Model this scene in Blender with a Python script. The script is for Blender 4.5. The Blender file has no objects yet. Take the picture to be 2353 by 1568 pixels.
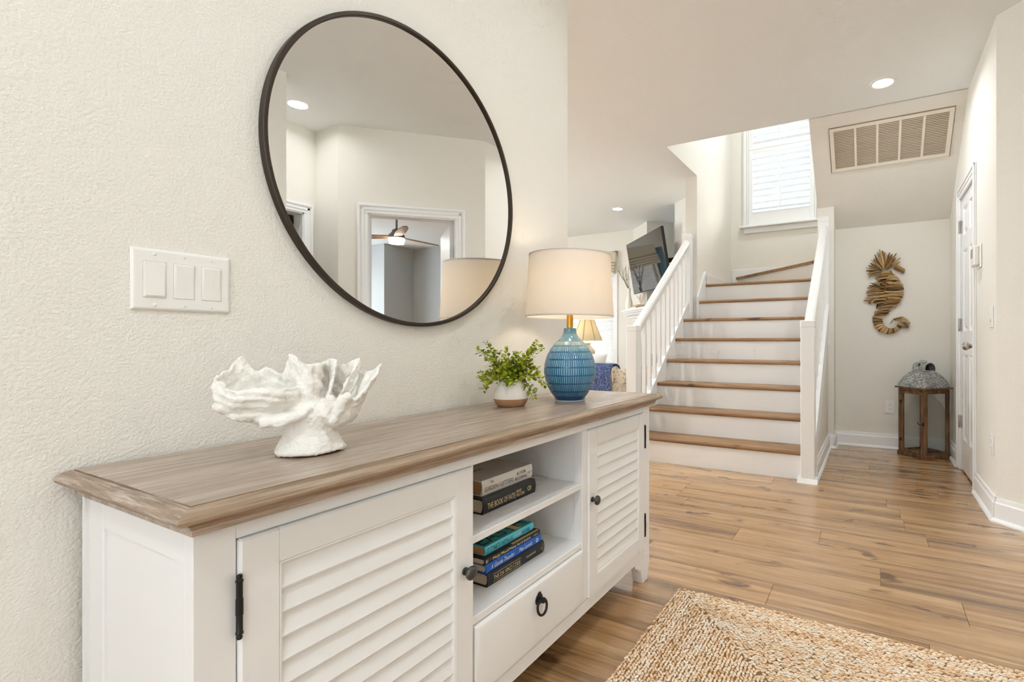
import bpy, bmesh, math, random
import numpy as np
from mathutils import Matrix, Vector
random.seed(7); np.random.seed(7)
C = bpy.context.scene.collection
SC = bpy.context.scene
PI = math.pi

# ------------------------------------------------------------------ camera
# photograph: level camera, focal length 1151 px of 2353, principal point right of centre
cam = bpy.data.cameras.new('camera'); co = bpy.data.objects.new('camera', cam); C.objects.link(co)
cam.sensor_width = 36.0; cam.lens = 36.0*1151/2353
cam.shift_x = -(1388-1176.5)/2353; cam.shift_y = 0
cam.clip_start = .02; cam.clip_end = 200
EYE = .96
co.location = (0, 0, EYE); co.rotation_euler = (PI/2, 0, math.radians(28.2)-PI/2)
SC.camera = co

# ------------------------------------------------------------------ world, exposure
w = bpy.data.worlds.new('daylight'); SC.world = w; w.use_nodes = True
bg = w.node_tree.nodes['Background']; bg.inputs[0].default_value = (.90, .95, 1, 1); bg.inputs[1].default_value = .75
SC.view_settings.view_transform = 'Standard'; SC.view_settings.look = 'None'
SC.view_settings.gamma = 1; SC.view_settings.use_curve_mapping = False
SC.view_settings.exposure = 0.66
cy = SC.cycles; cy.max_bounces = 6; cy.diffuse_bounces = 5; cy.glossy_bounces = 3; cy.transmission_bounces = 3; cy.transparent_max_bounces = 8
cy.caustics_reflective = False; cy.caustics_refractive = False; cy.use_adaptive_sampling = True; cy.adaptive_threshold = .1; cy.adaptive_min_samples = 12; cy.use_light_tree = False; cy.sample_clamp_indirect = 6

def area(name, loc, rot, sx, sy, power, col=(1, 1, 1), shape='RECTANGLE', spread=180):
    l = bpy.data.lights.new(name, 'AREA'); l.shape = shape; l.size = sx; l.size_y = sy
    l.energy = power; l.color = col; l.spread = math.radians(spread)
    o = bpy.data.objects.new(name, l); C.objects.link(o); o.location = loc; o.rotation_euler = rot
    return o
DAY = (.86, .95, 1)
# window daylight; front door and patio lamps are unseen fill, added at built openings
area('fill_front_door', (-1.56, -.05, 1.35), (0, -PI/2, 0), 2.2, 1.15, 12, (.87, .94, 1))
sun = bpy.data.lights.new('sun', 'SUN'); sun.energy = 4; sun.angle = math.radians(28); sun.color = (1, .98, .95)
suno = bpy.data.objects.new('sun', sun); C.objects.link(suno); suno.rotation_euler = Vector((-.70, .42, -.42)).to_track_quat('-Z', 'Y').to_euler()
area('fill_patio_door', (3.6, 6.5, 1.25), (-PI/2, 0, 0), 3.0, 2.2, 80, DAY)
area('daylight_bedroom_window', (4.7, -6.1, 1.5), (PI/2, 0, 0), 1.6, 1.4, 42, (.85, .93, 1))

# ------------------------------------------------------------------ helpers
ROOT = {}
def wloc(o):
    p = Vector((0, 0, 0))
    while o is not None:
        p += Vector(ROOT.get(o.name, (0, 0, 0))); o = o.parent
    return p
class MB:
    def __init__(s): s.v = []; s.f = []
    def add(s, v, f, M=None):
        n = len(s.v)
        if M is not None: v = [tuple(M @ Vector(q)) for q in v]
        s.v += [tuple(q) for q in v]; s.f += [tuple(i+n for i in q) for q in f]; return s
    def box(s, x0, x1, y0, y1, z0, z1, b=0, M=None):
        if x0 > x1: x0, x1 = x1, x0
        if y0 > y1: y0, y1 = y1, y0
        if z0 > z1: z0, z1 = z1, z0
        if b <= 0:
            v = [(x, y, z) for x in (x0, x1) for y in (y0, y1) for z in (z0, z1)]
            f = [(0, 1, 3, 2), (4, 6, 7, 5), (0, 4, 5, 1), (2, 3, 7, 6), (0, 2, 6, 4), (1, 5, 7, 3)]
            return s.add(v, f, M)
        b = min(b, (x1-x0)*.49, (y1-y0)*.49, (z1-z0)*.49)
        X = (x0, x1); Y = (y0, y1); Z = (z0, z1); v = []; ix = {}
        for i in (0, 1):
            for j in (0, 1):
                for k in (0, 1):
                    di, dj, dk = b*(1-2*i), b*(1-2*j), b*(1-2*k)
                    for a, q in enumerate(((X[i], Y[j]+dj, Z[k]+dk), (X[i]+di, Y[j], Z[k]+dk), (X[i]+di, Y[j]+dj, Z[k]))):
                        ix[i, j, k, a] = len(v); v.append(q)
        f = []
        for i in (0, 1): f.append([ix[i, 0, 0, 0], ix[i, 1, 0, 0], ix[i, 1, 1, 0], ix[i, 0, 1, 0]])
        for j in (0, 1): f.append([ix[0, j, 0, 1], ix[1, j, 0, 1], ix[1, j, 1, 1], ix[0, j, 1, 1]])
        for k in (0, 1): f.append([ix[0, 0, k, 2], ix[1, 0, k, 2], ix[1, 1, k, 2], ix[0, 1, k, 2]])
        for i in (0, 1):
            for j in (0, 1): f.append([ix[i, j, 0, 0], ix[i, j, 1, 0], ix[i, j, 1, 1], ix[i, j, 0, 1]])
            for k in (0, 1): f.append([ix[i, 0, k, 0], ix[i, 1, k, 0], ix[i, 1, k, 2], ix[i, 0, k, 2]])
        for j in (0, 1):
            for k in (0, 1): f.append([ix[0, j, k, 1], ix[1, j, k, 1], ix[1, j, k, 2], ix[0, j, k, 2]])
        for i in (0, 1):
            for j in (0, 1):
                for k in (0, 1): f.append([ix[i, j, k, 0], ix[i, j, k, 1], ix[i, j, k, 2]])
        return s.add(v, f, M)
    def prism(s, poly, axis, lo, hi, M=None):
        # poly: 2D points in the two remaining axes (order x,y,z minus axis)
        n = len(poly); v = []
        for t in (lo, hi):
            for a, b in poly:
                v.append({'x': (t, a, b), 'y': (a, t, b), 'z': (a, b, t)}[axis])
        f = [tuple(range(n)), tuple(range(2*n-1, n-1, -1))]
        for i in range(n): f.append((i, (i+1) % n, n+(i+1) % n, n+i))
        return s.add(v, f, M)
    def lathe(s, prof, seg=32, c=(0, 0, 0), axis='z', M=None, closed=False):
        v = []; f = []; n = len(prof)
        for i in range(seg):
            a = 2*PI*i/seg; ca, sa = math.cos(a), math.sin(a)
            for r, z in prof:
                q = {'z': (r*ca, r*sa, z), 'y': (r*ca, z, r*sa), 'x': (z, r*ca, r*sa)}[axis]
                v.append((q[0]+c[0], q[1]+c[1], q[2]+c[2]))
        for i in range(seg):
            k = (i+1) % seg
            for j in range(n-1): f.append((i*n+j, k*n+j, k*n+j+1, i*n+j+1))
            if closed: f.append((i*n+n-1, k*n+n-1, k*n, i*n))
        if not closed:
            if prof[0][0] > 1e-6: f.append(tuple(i*n for i in range(seg)))
            if prof[-1][0] > 1e-6: f.append(tuple(i*n+n-1 for i in range(seg)))
        return s.add(v, f, M)
    def tube(s, pts, rad, sides=8, cap=True, flat=None, M=None):
        pts = [Vector(p) for p in pts]; n = len(pts)
        if not hasattr(rad, '__len__'): rad = [rad]*n
        v = []; f = []; up = None
        for i, p in enumerate(pts):
            t = (pts[min(i+1, n-1)]-pts[max(i-1, 0)]).normalized()
            if up is None:
                up = Vector((0, 0, 1)) if abs(t.z) < .9 else Vector((1, 0, 0))
            a = t.cross(up).normalized(); b = a.cross(t).normalized(); up = b
            for k in range(sides):
                q = 2*PI*k/sides
                v.append(tuple(p + a*math.cos(q)*rad[i] + b*math.sin(q)*rad[i]*(flat or 1)))
        for i in range(n-1):
            for k in range(sides):
                k2 = (k+1) % sides
                f.append((i*sides+k, i*sides+k2, (i+1)*sides+k2, (i+1)*sides+k))
        if cap:
            f.append(tuple(range(sides))); f.append(tuple(range(n*sides-1, (n-1)*sides-1, -1)))
        return s.add(v, f, M)
    def torus(s, R, r, c, normal='y', seg=28, sides=8, M=None):
        v = []; f = []
        for i in range(seg):
            a = 2*PI*i/seg
            for k in range(sides):
                b = 2*PI*k/sides; q = R+r*math.cos(b); h = r*math.sin(b)
                p = {'y': (q*math.cos(a), h, q*math.sin(a)), 'z': (q*math.cos(a), q*math.sin(a), h), 'x': (h, q*math.cos(a), q*math.sin(a))}[normal]
                v.append((p[0]+c[0], p[1]+c[1], p[2]+c[2]))
        for i in range(seg):
            for k in range(sides):
                f.append((i*sides+k, ((i+1) % seg)*sides+k, ((i+1) % seg)*sides+(k+1) % sides, i*sides+(k+1) % sides))
        return s.add(v, f, M)
    def grid(s, fn, nu, nv, M=None):
        v = [fn(i/nu, j/nv) for i in range(nu+1) for j in range(nv+1)]
        f = [(i*(nv+1)+j, (i+1)*(nv+1)+j, (i+1)*(nv+1)+j+1, i*(nv+1)+j+1) for i in range(nu) for j in range(nv)]
        return s.add(v, f, M)
    def build(s, name, mat, parent=None, smooth=None, local=False, normals=True):
        me = bpy.data.meshes.new(name)
        v = s.v
        if parent is not None and not local:
            L = wloc(parent); v = [(a-L.x, b-L.y, c-L.z) for a, b, c in v]
        me.from_pydata(v, [], s.f); me.validate()
        if normals:
            bm = bmesh.new(); bm.from_mesh(me); bmesh.ops.recalc_face_normals(bm, faces=bm.faces); bm.to_mesh(me); bm.free()
        if smooth:
            me.polygons.foreach_set('use_smooth', [True]*len(me.polygons))
            try: me.set_sharp_from_angle(angle=math.radians(smooth))
            except Exception: pass
        o = bpy.data.objects.new(name, me); C.objects.link(o)
        if mat is not None: me.materials.append(mat)
        if parent is not None: o.parent = parent
        return o
def tag(o, label=None, cat=None, group=None, kind=None):
    if label: o['label'] = label
    if cat: o['category'] = cat
    if group: o['group'] = group
    if kind: o['kind'] = kind
    return o
def thing(name, label, cat, loc, rotz=0, group=None, kind=None):
    o = bpy.data.objects.new(name, None); C.objects.link(o); o.empty_display_size = .05
    o.location = loc; o.rotation_euler = (0, 0, rotz); ROOT[o.name] = tuple(loc)
    return tag(o, label, cat, group, kind)
def struct(name, mb, mat, parent=None, smooth=None):
    o = mb.build(name, mat, parent, smooth)
    if parent is None: o['kind'] = 'structure'
    return o
def sempty(name, loc=(0, 0, 0)):
    o = bpy.data.objects.new(name, None); C.objects.link(o); o.location = loc; ROOT[o.name] = tuple(loc); o['kind'] = 'structure'
    return o
def copyobj(o, parent, name=None, loc=None, rot=None, scale=None):
    c = o.copy(); C.objects.link(c); c.parent = parent
    if name: c.name = name
    if loc is not None: c.location = loc
    if rot is not None: c.rotation_euler = rot
    if scale is not None: c.scale = scale
    return c

# ------------------------------------------------------------------ materials
MATS = {}
def srgb(r, g, b):
    f = lambda x: (x/255/12.92) if x/255 <= .04045 else ((x/255+.055)/1.055)**2.4
    return (f(r), f(g), f(b), 1)
class NT:
    def __init__(s, name):
        s.m = bpy.data.materials.new(name); s.m.use_nodes = True; s.t = s.m.node_tree
        s.b = s.t.nodes['Principled BSDF']; s.out = s.t.nodes['Material Output']; MATS[name] = s.m
    def n(s, typ, **kw):
        o = s.t.nodes.new(typ)
        for k, v in kw.items(): setattr(o, k, v)
        return o
    def l(s, a, b): s.t.links.new(a, b)
    def coord(s, kind='Object', scale=(1, 1, 1), rot=(0, 0, 0), rnd=0):
        tc = s.n('ShaderNodeTexCoord'); mp = s.n('ShaderNodeMapping')
        mp.inputs['Scale'].default_value = scale; mp.inputs['Rotation'].default_value = rot
        s.l(tc.outputs[kind], mp.inputs[0])
        if rnd:
            oi = s.n('ShaderNodeObjectInfo'); cb = s.n('ShaderNodeVectorMath', operation='SCALE')
            cb.inputs[0].default_value = (rnd, rnd*1.7, rnd*2.3); s.l(oi.outputs['Random'], cb.inputs['Scale'])
            s.l(cb.outputs[0], mp.inputs['Location'])
        return mp.outputs[0]
    def noise(s, vec, scale, detail=3, rough=.55, dist=0):
        o = s.n('ShaderNodeTexNoise'); o.inputs['Scale'].default_value = scale; o.inputs['Detail'].default_value = detail
        o.inputs['Roughness'].default_value = rough; o.inputs['Distortion'].default_value = dist
        if vec is not None: s.l(vec, o.inputs['Vector'])
        return o.outputs[0]
    def ramp(s, fac, stops):
        o = s.n('ShaderNodeValToRGB'); e = o.color_ramp.elements
        while len(e) < len(stops): e.new(.5)
        for q, (p, c) in zip(e, stops): q.position = p; q.color = c if len(c) == 4 else (*c, 1)
        s.l(fac, o.inputs[0]); return o.outputs[0]
    def mix(s, fac, a, b, typ='MIX'):
        o = s.n('ShaderNodeMix', data_type='RGBA', blend_type=typ)
        for q, i in ((fac, 0), (a, 6), (b, 7)):
            if hasattr(q, 'links'): s.l(q, o.inputs[i])
            else: o.inputs[i].default_value = q
        return o.outputs[2]
    def bump(s, h, strength=.3, dist=.002):
        o = s.n('ShaderNodeBump'); o.inputs['Strength'].default_value = strength; o.inputs['Distance'].default_value = dist
        s.l(h, o.inputs['Height']); s.l(o.outputs[0], s.b.inputs['Normal'])
    def set(s, col=None, rough=None, metal=None, spec=None, **kw):
        for nm, q in (('Base Color', col), ('Roughness', rough), ('Metallic', metal), ('Specular IOR Level', spec)):
            if q is None: continue
            if hasattr(q, 'links'): s.l(q, s.b.inputs[nm])
            else: s.b.inputs[nm].default_value = q
        for k, q in kw.items(): s.b.inputs[k.replace('_', ' ')].default_value = q
        return s
def plain(name, col, rough=.5, metal=0, spec=.5, bump=None):
    m = NT(name); m.set(col, rough, metal, spec)
    if bump: m.bump(m.noise(m.coord(), bump[0], 3), bump[1], bump[2])
    return m.m
def paint(name, col, rough=.85, scale=165, strength=.27, dist=.003):
    m = NT(name); v = m.coord(); n1 = m.noise(v, scale, 2, .5)
    h = m.ramp(n1, [(.36, (0, 0, 0)), (.62, (1, 1, 1))])
    m.set(col, rough, 0, .25); m.bump(h, strength, dist); return m.m

M_wall = paint('wall_paint', srgb(236, 233, 225))
M_ceil = paint('ceiling_paint', srgb(238, 241, 241), .9, 90, .12)
M_grey = paint('bedroom_paint', srgb(196, 199, 199))
M_trim = plain('white_trim', srgb(242, 243, 243), .38)
M_cab = NT('cabinet_white'); v_ = M_cab.coord(scale=(1, 1, 1)); M_cab.set(srgb(240, 240, 239), .42, 0, .4)
M_cab.bump(M_cab.noise(v_, 220, 2), .06, .001); M_cab = M_cab.m
M_plastic = plain('white_plastic', srgb(240, 239, 234), .3)
M_black = plain('bronze_black_metal', srgb(52, 51, 50), .38, .75)
M_gunmetal = plain('pewter_metal', srgb(92, 90, 88), .35, .9)
M_frame = plain('mirror_frame_bronze', srgb(62, 52, 43), .42, .55)
M_nickel = plain('satin_nickel', srgb(178, 172, 164), .3, 1)
M_brass = plain('brushed_brass', srgb(214, 160, 62), .28, 1)
M_darkscreen = plain('dark_slot', srgb(55, 50, 44), .6)

m = NT('mirror_glass'); m.set((.85, .85, .84, 1), .0, 1); M_mirror = m.m
m = NT('clear_glass'); m.t.nodes.remove(m.b); g = m.n('ShaderNodeBsdfGlossy'); g.inputs['Roughness'].default_value = .02
tr = m.n('ShaderNodeBsdfTransparent'); tr.inputs[0].default_value = (.965, .97, .968, 1); lw = m.n('ShaderNodeLayerWeight'); lw.inputs[0].default_value = .5; pw = m.n('ShaderNodeMath', operation='POWER'); pw.inputs[1].default_value = 5; m.l(lw.outputs['Facing'], pw.inputs[0]); fr = m.n('ShaderNodeMath', operation='MULTIPLY_ADD'); fr.inputs[1].default_value = .6; fr.inputs[2].default_value = .025; m.l(pw.outputs[0], fr.inputs[0])
mx = m.n('ShaderNodeMixShader'); m.l(fr.outputs[0], mx.inputs[0]); m.l(tr.outputs[0], mx.inputs[1]); m.l(g.outputs[0], mx.inputs[2]); m.l(mx.outputs[0], m.out.inputs[0]); M_glass = m.m
def emit(name, col, strength):
    m = NT(name); m.set((0.8, .8, .8, 1), .5); m.b.inputs['Emission Color'].default_value = (*col, 1); m.b.inputs['Emission Strength'].default_value = strength; return m.m
M_led = emit('led_lens', (1, .97, .92), 9)

def woodmat(name, lo, mid, hi, grain, rough=.45, rnd=9, dark=None, whitewash=0, bump=.12, spec=.5, fine=.55, tones=True, coat=0):
    # grain: scale vector, small along the grain
    m = NT(name); v = m.coord('Object', grain, rnd=rnd)
    a = m.noise(v, 1.0, 6, .62, .6); b = m.noise(v, 6.5, 5, .65)
    base = m.ramp(a, [(.30, lo), (.5, mid), (.70, hi)])
    fi = m.ramp(b, [(.33, (.55, .52, .50)), (.56, (1, 1, 1))])
    col = m.mix(fine, base, fi, 'MULTIPLY')
    if rnd and tones:
        oi = m.n('ShaderNodeObjectInfo'); tone = m.ramp(oi.outputs['Random'], [(0, (.80, .77, .74)), (.35, (1, .97, .93)), (.7, (.92, .91, .91)), (1, (1.0, .96, .90))])
        col = m.mix(1, col, tone, 'MULTIPLY')
    if dark is not None:
        v2 = m.coord('Object', tuple(q*.36 for q in grain), rnd=rnd*1.3)
        k = m.ramp(m.noise(v2, 1.1, 4, .6, 1.0), [(.50, (0, 0, 0)), (.60, (.6, .6, .6)), (.68, (1, 1, 1))]); col = m.mix(k, col, m.mix(.66, col, dark))
        v3 = m.coord('Object', tuple(max(q*.30, 3.0) for q in grain), rnd=rnd*2.1)
        k3 = m.ramp(m.noise(v3, 1.3, 3, .5, .4), [(.63, (0, 0, 0)), (.69, (1, 1, 1))]); col = m.mix(k3, col, m.mix(.8, col, dark))
    if whitewash:
        k = m.ramp(m.noise(m.coord('Object', tuple(q*.8 for q in grain)), 2.2, 5, .7), [(.50, (0, 0, 0)), (.70, (whitewash,)*3)]); col = m.mix(k, col, srgb(214, 203, 190))
    m.set(col, rough, 0, spec)
    if coat: m.b.inputs['Coat Weight'].default_value = coat; m.b.inputs['Coat Roughness'].default_value = .26
    m.bump(b, bump, .0012); return m.m
M_top = woodmat('driftwood_top', srgb(146, 126, 109), srgb(180, 160, 142), srgb(204, 187, 170), (2.4, 46, 46), .27, 0, spec=.9, fine=.8, bump=.2)
M_mold = woodmat('driftwood_moulding', srgb(120, 97, 76), srgb(158, 134, 109), srgb(186, 164, 140), (2.6, 60, 60), .45, 0, whitewash=.35)
M_moldend = woodmat('driftwood_moulding_end', srgb(118, 98, 82), srgb(154, 133, 114), srgb(186, 168, 150), (60, 4, 60), .5, 0, whitewash=.9)
M_floor = woodmat('oak_plank', srgb(156, 116, 76), srgb(196, 155, 109), srgb(214, 178, 132), (24, 1.3, 24), .27, 7, dark=srgb(78, 50, 26), bump=.06, spec=.9, coat=.6)
M_tread = woodmat('oak_tread', srgb(138, 104, 72), srgb(172, 136, 99), srgb(192, 158, 120), (26, 1.6, 26), .42, 7, dark=srgb(80, 56, 38))
M_lantern = woodmat('lantern_wood', srgb(78, 55, 36), srgb(122, 91, 62), srgb(150, 120, 88), (30, 30, 5), .6, 3)
# ------------------------------------------------------------------ the shell of the house
CZ = 2.69          # ceiling height
WY = 1.20          # face of the left wall
RY = -.58          # face of the right wall with the closet door
FX = 5.14          # nook wall
def frame(p0, p1):
    d = Vector((p1[0]-p0[0], p1[1]-p0[1], 0)); L = d.length; d.normalize()
    M = Matrix(((d.x, -d.y, 0, p0[0]), (d.y, d.x, 0, p0[1]), (0, 0, 1, 0), (0, 0, 0, 1)))
    return M, L
BB = [(0, 0), (.030, 0), (.030, .008), (.022, .020), (.016, .022), (.016, .100), (.011, .108), (.009, .128), (0, .128)]
def baseboard(name, p0, p1, trim0=0, trim1=0):
    M, L = frame(p0, p1); mb = MB(); mb.prism(BB, 'x', -trim0, L+trim1, M)
    return struct(name, mb, M_trim)

# floor: sub-floor slab with the planks as pieces
floor = struct('floor', MB().box(-1.7, 7.3, -6.4, 6.7, -.08, -.005), M_floor)
PW, PL = .178, 1.22
proto = MB().box(-PW/2+.0004, PW/2-.0004, -PL/2+.0004, PL/2-.0004, -.008, 0, .0013).build('plank', M_floor, floor, local=True)
first = True; row = 0; x = -1.5
while x < 5.25:
    y = -1.35 - random.uniform(0, PL)
    while y < 1.95:
        a, b = max(y, -1.35), min(y+PL, 1.95)
        if b-a > .05:
            loc = (x+PW/2, (a+b)/2, 0)
            if first: proto.location = loc; proto.scale = (1, (b-a)/PL, 1); first = False
            else: copyobj(proto, floor, 'plank', loc, (0, 0, random.choice((0, PI))), (1, (b-a)/PL, 1))
        y += PL
    x += PW

# ceilings
struct('ceiling', MB().box(-1.7, 4.19, -6.4, 6.7, CZ, CZ+.30).box(4.19, 5.09, 1.626, 1.745, CZ, CZ+.02).box(4.19, 7.6, 1.745, 6.7, CZ, CZ+.30).box(4.19, 7.0, -6.4, RY-.005, CZ, CZ+.30), M_ceil)
struct('ceiling_stairwell', MB().box(4.0, 6.7, -.7, 1.8, 5.1, 5.2), M_ceil)
# soffit under the upper flight
struct('wall_soffit', MB().prism([(4.21, CZ), (FX+.02, 1.985), (6.5, 1.985), (6.5, 2.2), (5.2, 2.2), (4.21, 2.99)], 'y', RY, .44), M_wall)

struct('wall_left', MB().box(-1.7, 1.893, WY, WY+.12, 0, CZ), M_wall)
baseboard('baseboard_left', (1.893, WY), (-1.58, WY))
# right wall with closet door opening
DX0, DX1, DH = 3.975, 4.555, 2.02
struct('wall_right', MB().box(3.335, DX0-.01, RY-.12, RY, 0, CZ).box(DX1+.01, FX+.1, RY-.12, RY, 0, CZ).box(DX0-.01, DX1+.01, RY-.12, RY, DH+.01, CZ), M_wall)
baseboard('baseboard_right', (3.335, RY), (DX0-.085, RY), .012)
baseboard('baseboard_right', (DX1+.085, RY), (FX, RY))
struct('wall_far', MB().box(FX, FX+.1, RY, .36, 0, 2.3), M_wall)
baseboard('baseboard_far', (FX, RY), (FX, .31))
# post that closes the stair side against the nook wall
struct('wall_stair_post', MB().box(4.92, FX, .305, .44, 0, 2.25), M_wall)
baseboard('baseboard_post', (FX, .305), (4.92, .305), 0, .016); baseboard('baseboard_post', (4.92, .305), (4.92, .352), .016, 0)
# stairwell
struct('wall_stair_left', MB().prism([(5.08, 0), (6.5, 0), (6.5, 5.1), (4.19, 5.1), (4.19, CZ+.001), (5.08, CZ+.001)], 'y', 1.62, 1.745), M_wall)
WY0, WY1, WZ0, WZ1 = .585, 1.42, 2.425, 4.35
struct('wall_stair_back', MB().box(6.5, 6.62, -.7, WY0, 0, 5.1).box(6.5, 6.62, WY1, 1.8, 0, 5.1).box(6.5, 6.62, WY0, WY1, 0, WZ0).box(6.5, 6.62, WY0, WY1, WZ1, 5.1), M_wall)
struct('wall_stair_front', MB().box(4.07, 4.19, -.7, 1.745, CZ+.3, 5.1), M_wall)
struct('wall_stair_right', MB().box(4.19, 6.6, -.7, RY, CZ+.3, 5.1), M_wall)
# hall, seen in the mirror
Q0, Q1 = (2.525, -1.39), (3.335, RY)
MQ, LQ = frame(Q0, Q1); SD0, SD1 = LQ-.93, LQ-.245     # bedroom door opening along the diagonal wall
struct('wall_diagonal', MB().box(-.0, SD0, -.12, 0, 0, CZ, M=MQ).box(SD1, LQ, -.12, 0, 0, CZ, M=MQ).box(SD0, SD1, -.12, 0, 2.0, CZ, M=MQ), M_wall)
baseboard('baseboard_diagonal', (Q1[0]-.165*.7071, Q1[1]-.165*.7071), Q1, 0, .012)
HD0, HD1 = 1.94, 2.425
struct('wall_hall', MB().box(2.525, 2.645, -1.80, -1.39, 0, CZ).box(HD1, 2.56, -1.80, -1.68, 0, CZ).box(1.80, HD0, -1.80, -1.68, 0, CZ).box(HD0, HD1, -1.80, -1.68, 2.0, CZ), M_wall)
struct('wall_hall_block', MB().box(-1.7, 1.875, -1.8, -.95, 0, CZ), M_wall)
struct('wall_hall_room', MB().box(1.0, 2.6, -3.4, -3.3, 0, CZ).box(1.0, 1.1, -3.4, -1.8, 0, CZ), M_grey)
# bedroom
struct('wall_bedroom', MB().box(2.56, 2.66, -6.3, -1.8, 0, CZ).box(6.62, 6.74, -5.25, -.7, 0, CZ).box(5.98, 6.74, -6.3, -5.25, 0, CZ).box(3.45, 6.7, -.82, -.70, 0, CZ)
       .box(2.56, 3.9, -6.32, -6.2, 0, CZ).box(5.5, 6.0, -6.32, -6.2, 0, CZ).box(3.9, 5.5, -6.32, -6.2, 0, .8).box(3.9, 5.5, -6.32, -6.2, 2.2, CZ), M_grey)
# entrance wall behind the camera
struct('wall_entrance', MB().box(-1.7, -1.58, -1.0, -.66, 0, CZ).box(-1.7, -1.58, .92, 1.3, 0, CZ).box(-1.7, -1.58, -.66, .92, 2.5, CZ), M_wall)
e = sempty('door_1', (-1.64, .13, 0))
mb = MB()
for y in (-.66, .09, .86): mb.box(-1.68, -1.60, y, y+.06, 0, 2.5, .004)
mb.box(-1.68, -1.60, -.6, .86, 0, .22, .004).box(-1.68, -1.60, -.6, .86, 2.42, 2.5, .004); mb.build('door_frame', M_trim, e)
MB().box(-1.66, -1.655, -.6, .86, .22, 2.42).build('pane', M_glass, e)
# living room
LX = 7.07
VY0, VY1, VZ0, VZ1 = 3.62, 5.25, .58, 2.30
struct('wall_living_far', MB().box(LX, LX+.12, 3.28, VY0, 0, CZ).box(LX, LX+.12, VY1, 6.7, 0, CZ).box(LX, LX+.12, VY0, VY1, 0, VZ0).box(LX, LX+.12, VY0, VY1, VZ1, CZ), M_wall)
struct('wall_living_side', MB().box(.4, 2.0, 6.58, 6.7, 0, CZ).box(5.2, LX+.1, 6.58, 6.7, 0, CZ).box(2.0, 5.2, 6.58, 6.7, 2.4, CZ), M_wall)
struct('wall_living_near', MB().box(.4, .52, 1.32, 6.6, 0, CZ), M_wall)
e = sempty('door_2', (3.6, 6.64, 0)); mb = MB()
for x in (2.0, 3.02, 4.06, 5.12): mb.box(x, x+.08, 6.6, 6.68, 0, 2.4, .004)
mb.box(2.0, 5.2, 6.6, 6.68, 2.32, 2.4, .004).box(2.0, 5.2, 6.6, 6.68, 0, .1, .004); mb.build('door_frame', M_trim, e)
MB().box(2.08, 5.12, 6.64, 6.645, .1, 2.32).build('pane', M_glass, e)
# diagonal chimney breast with a niche for the television
G0, G1 = (5.535, 1.745), (7.07, 3.28)
MG, LG = frame(G0, G1)          # local x along the wall, local y into the room
NS0, NS1 = LG-1.527, LG-.58     # niche
FB0, FB1 = LG-1.42, LG-.72      # firebox
struct('wall_chimney', MB().box(0, NS0, -.1, 0, 0, CZ, M=MG).box(NS1, LG, -.1, 0, 0, CZ, M=MG)
       .box(NS0, FB0, -.1, 0, 0, 1.36, M=MG).box(FB1, NS1, -.1, 0, 0, 1.36, M=MG).box(FB0, FB1, -.1, 0, .78, 1.36, M=MG)
       .box(NS0-.08, NS0, -.42, -.1, 0, CZ, M=MG).box(NS1, NS1+.08, -.42, -.1, 0, CZ, M=MG).box(NS0-.08, NS1+.08, -.5, -.42, 0, CZ, M=MG).box(NS0, NS1, -.42, -.003, 1.30, 1.36, M=MG), M_wall)

# ---- staircase window with plantation shutters (window_1)
w1 = sempty('window_1', (6.5, 1.0, WZ0))
mb = MB(); mb.box(6.475, 6.5, WY1, WY1+.045, WZ0-.01, WZ1+.05, .004).box(6.475, 6.5, WY0-.045, WY0, WZ0-.01, WZ1+.05, .004).box(6.475, 6.5, WY0-.045, WY1+.045, WZ1, WZ1+.05, .004)
mb.box(6.463, 6.48, WY1+.004, WY1+.03, WZ0, WZ1+.03, .004); mb.build('casing', M_trim, w1)
MB().box(6.43, 6.56, WY0-.075, WY1+.08, WZ0-.03, WZ0-.005, .006).build('window_sill', M_trim, w1)
MB().box(6.476, 6.5, WY0-.045, WY1+.03, WZ0-.098, WZ0-.03, .004).build('apron', M_trim, w1)
yf0, yf1 = WY0+.005, WY1-.002
mb = MB(); mb.box(6.49, 6.535, yf1-.022, yf1, WZ0, WZ1, .003).box(6.49, 6.535, yf0, yf0+.022, WZ0, WZ1, .003); mb.build('shutter_frame', M_trim, w1)
py0, py1 = yf0+.024, yf1-.024
def shutter(z0, z1, zb, zt, pitch):
    mb = MB(); mb.box(6.495, 6.522, py1-.05, py1, z0, z1, .003).box(6.495, 6.522, py0, py0+.05, z0, z1, .003)
    mb.box(6.495, 6.522, py0+.05, py1-.05, z0, zb, .003).box(6.495, 6.522, py0+.05, py1-.05, zt, z1, .003)
    sh = mb.build('shutter_panel', M_trim, w1)
    n = int((zt-zb)/pitch); pr = None
    for i in range(n):
        z = zb + pitch*(i+.5)
        if pr is None:
            a = math.radians(4); L = .040; t = .0062; ca, sa = math.cos(a), math.sin(a)
            pts = [(-L*ca-t*sa*.3, -L*sa+t*ca*.3), (-t*sa, t*ca), (L*ca, L*sa), (t*sa, -t*ca)]
            pr = MB().prism(pts, 'y', -(py1-py0-.102)/2, (py1-py0-.102)/2).build('slat', M_trim, sh, local=True)
            pr.location = (6.5085-6.5, (py0+py1)/2-1.0, z-WZ0)
        else: copyobj(pr, sh, 'slat', (6.5085-6.5, (py0+py1)/2-1.0, z-WZ0))
    MB().box(6.462, 6.470, (py0+py1)/2-.006, (py0+py1)/2+.006, zb+.02, zt-.02, .002).build('tilt_rod', M_trim, sh)
shutter(WZ0+.004, 3.384, WZ0+.165, 3.335, .0795)
shutter(3.386, WZ1, 3.43, WZ1-.08, .0795)
for z in (2.52, 3.27): MB().box(6.484, 6.492, yf1-.026, yf1-.018, z, z+.06, .001).build('hinge', M_trim, w1)
MB().box(6.585, 6.59, WY0, WY1, WZ0, WZ1).build('pane', M_glass, w1)
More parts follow.
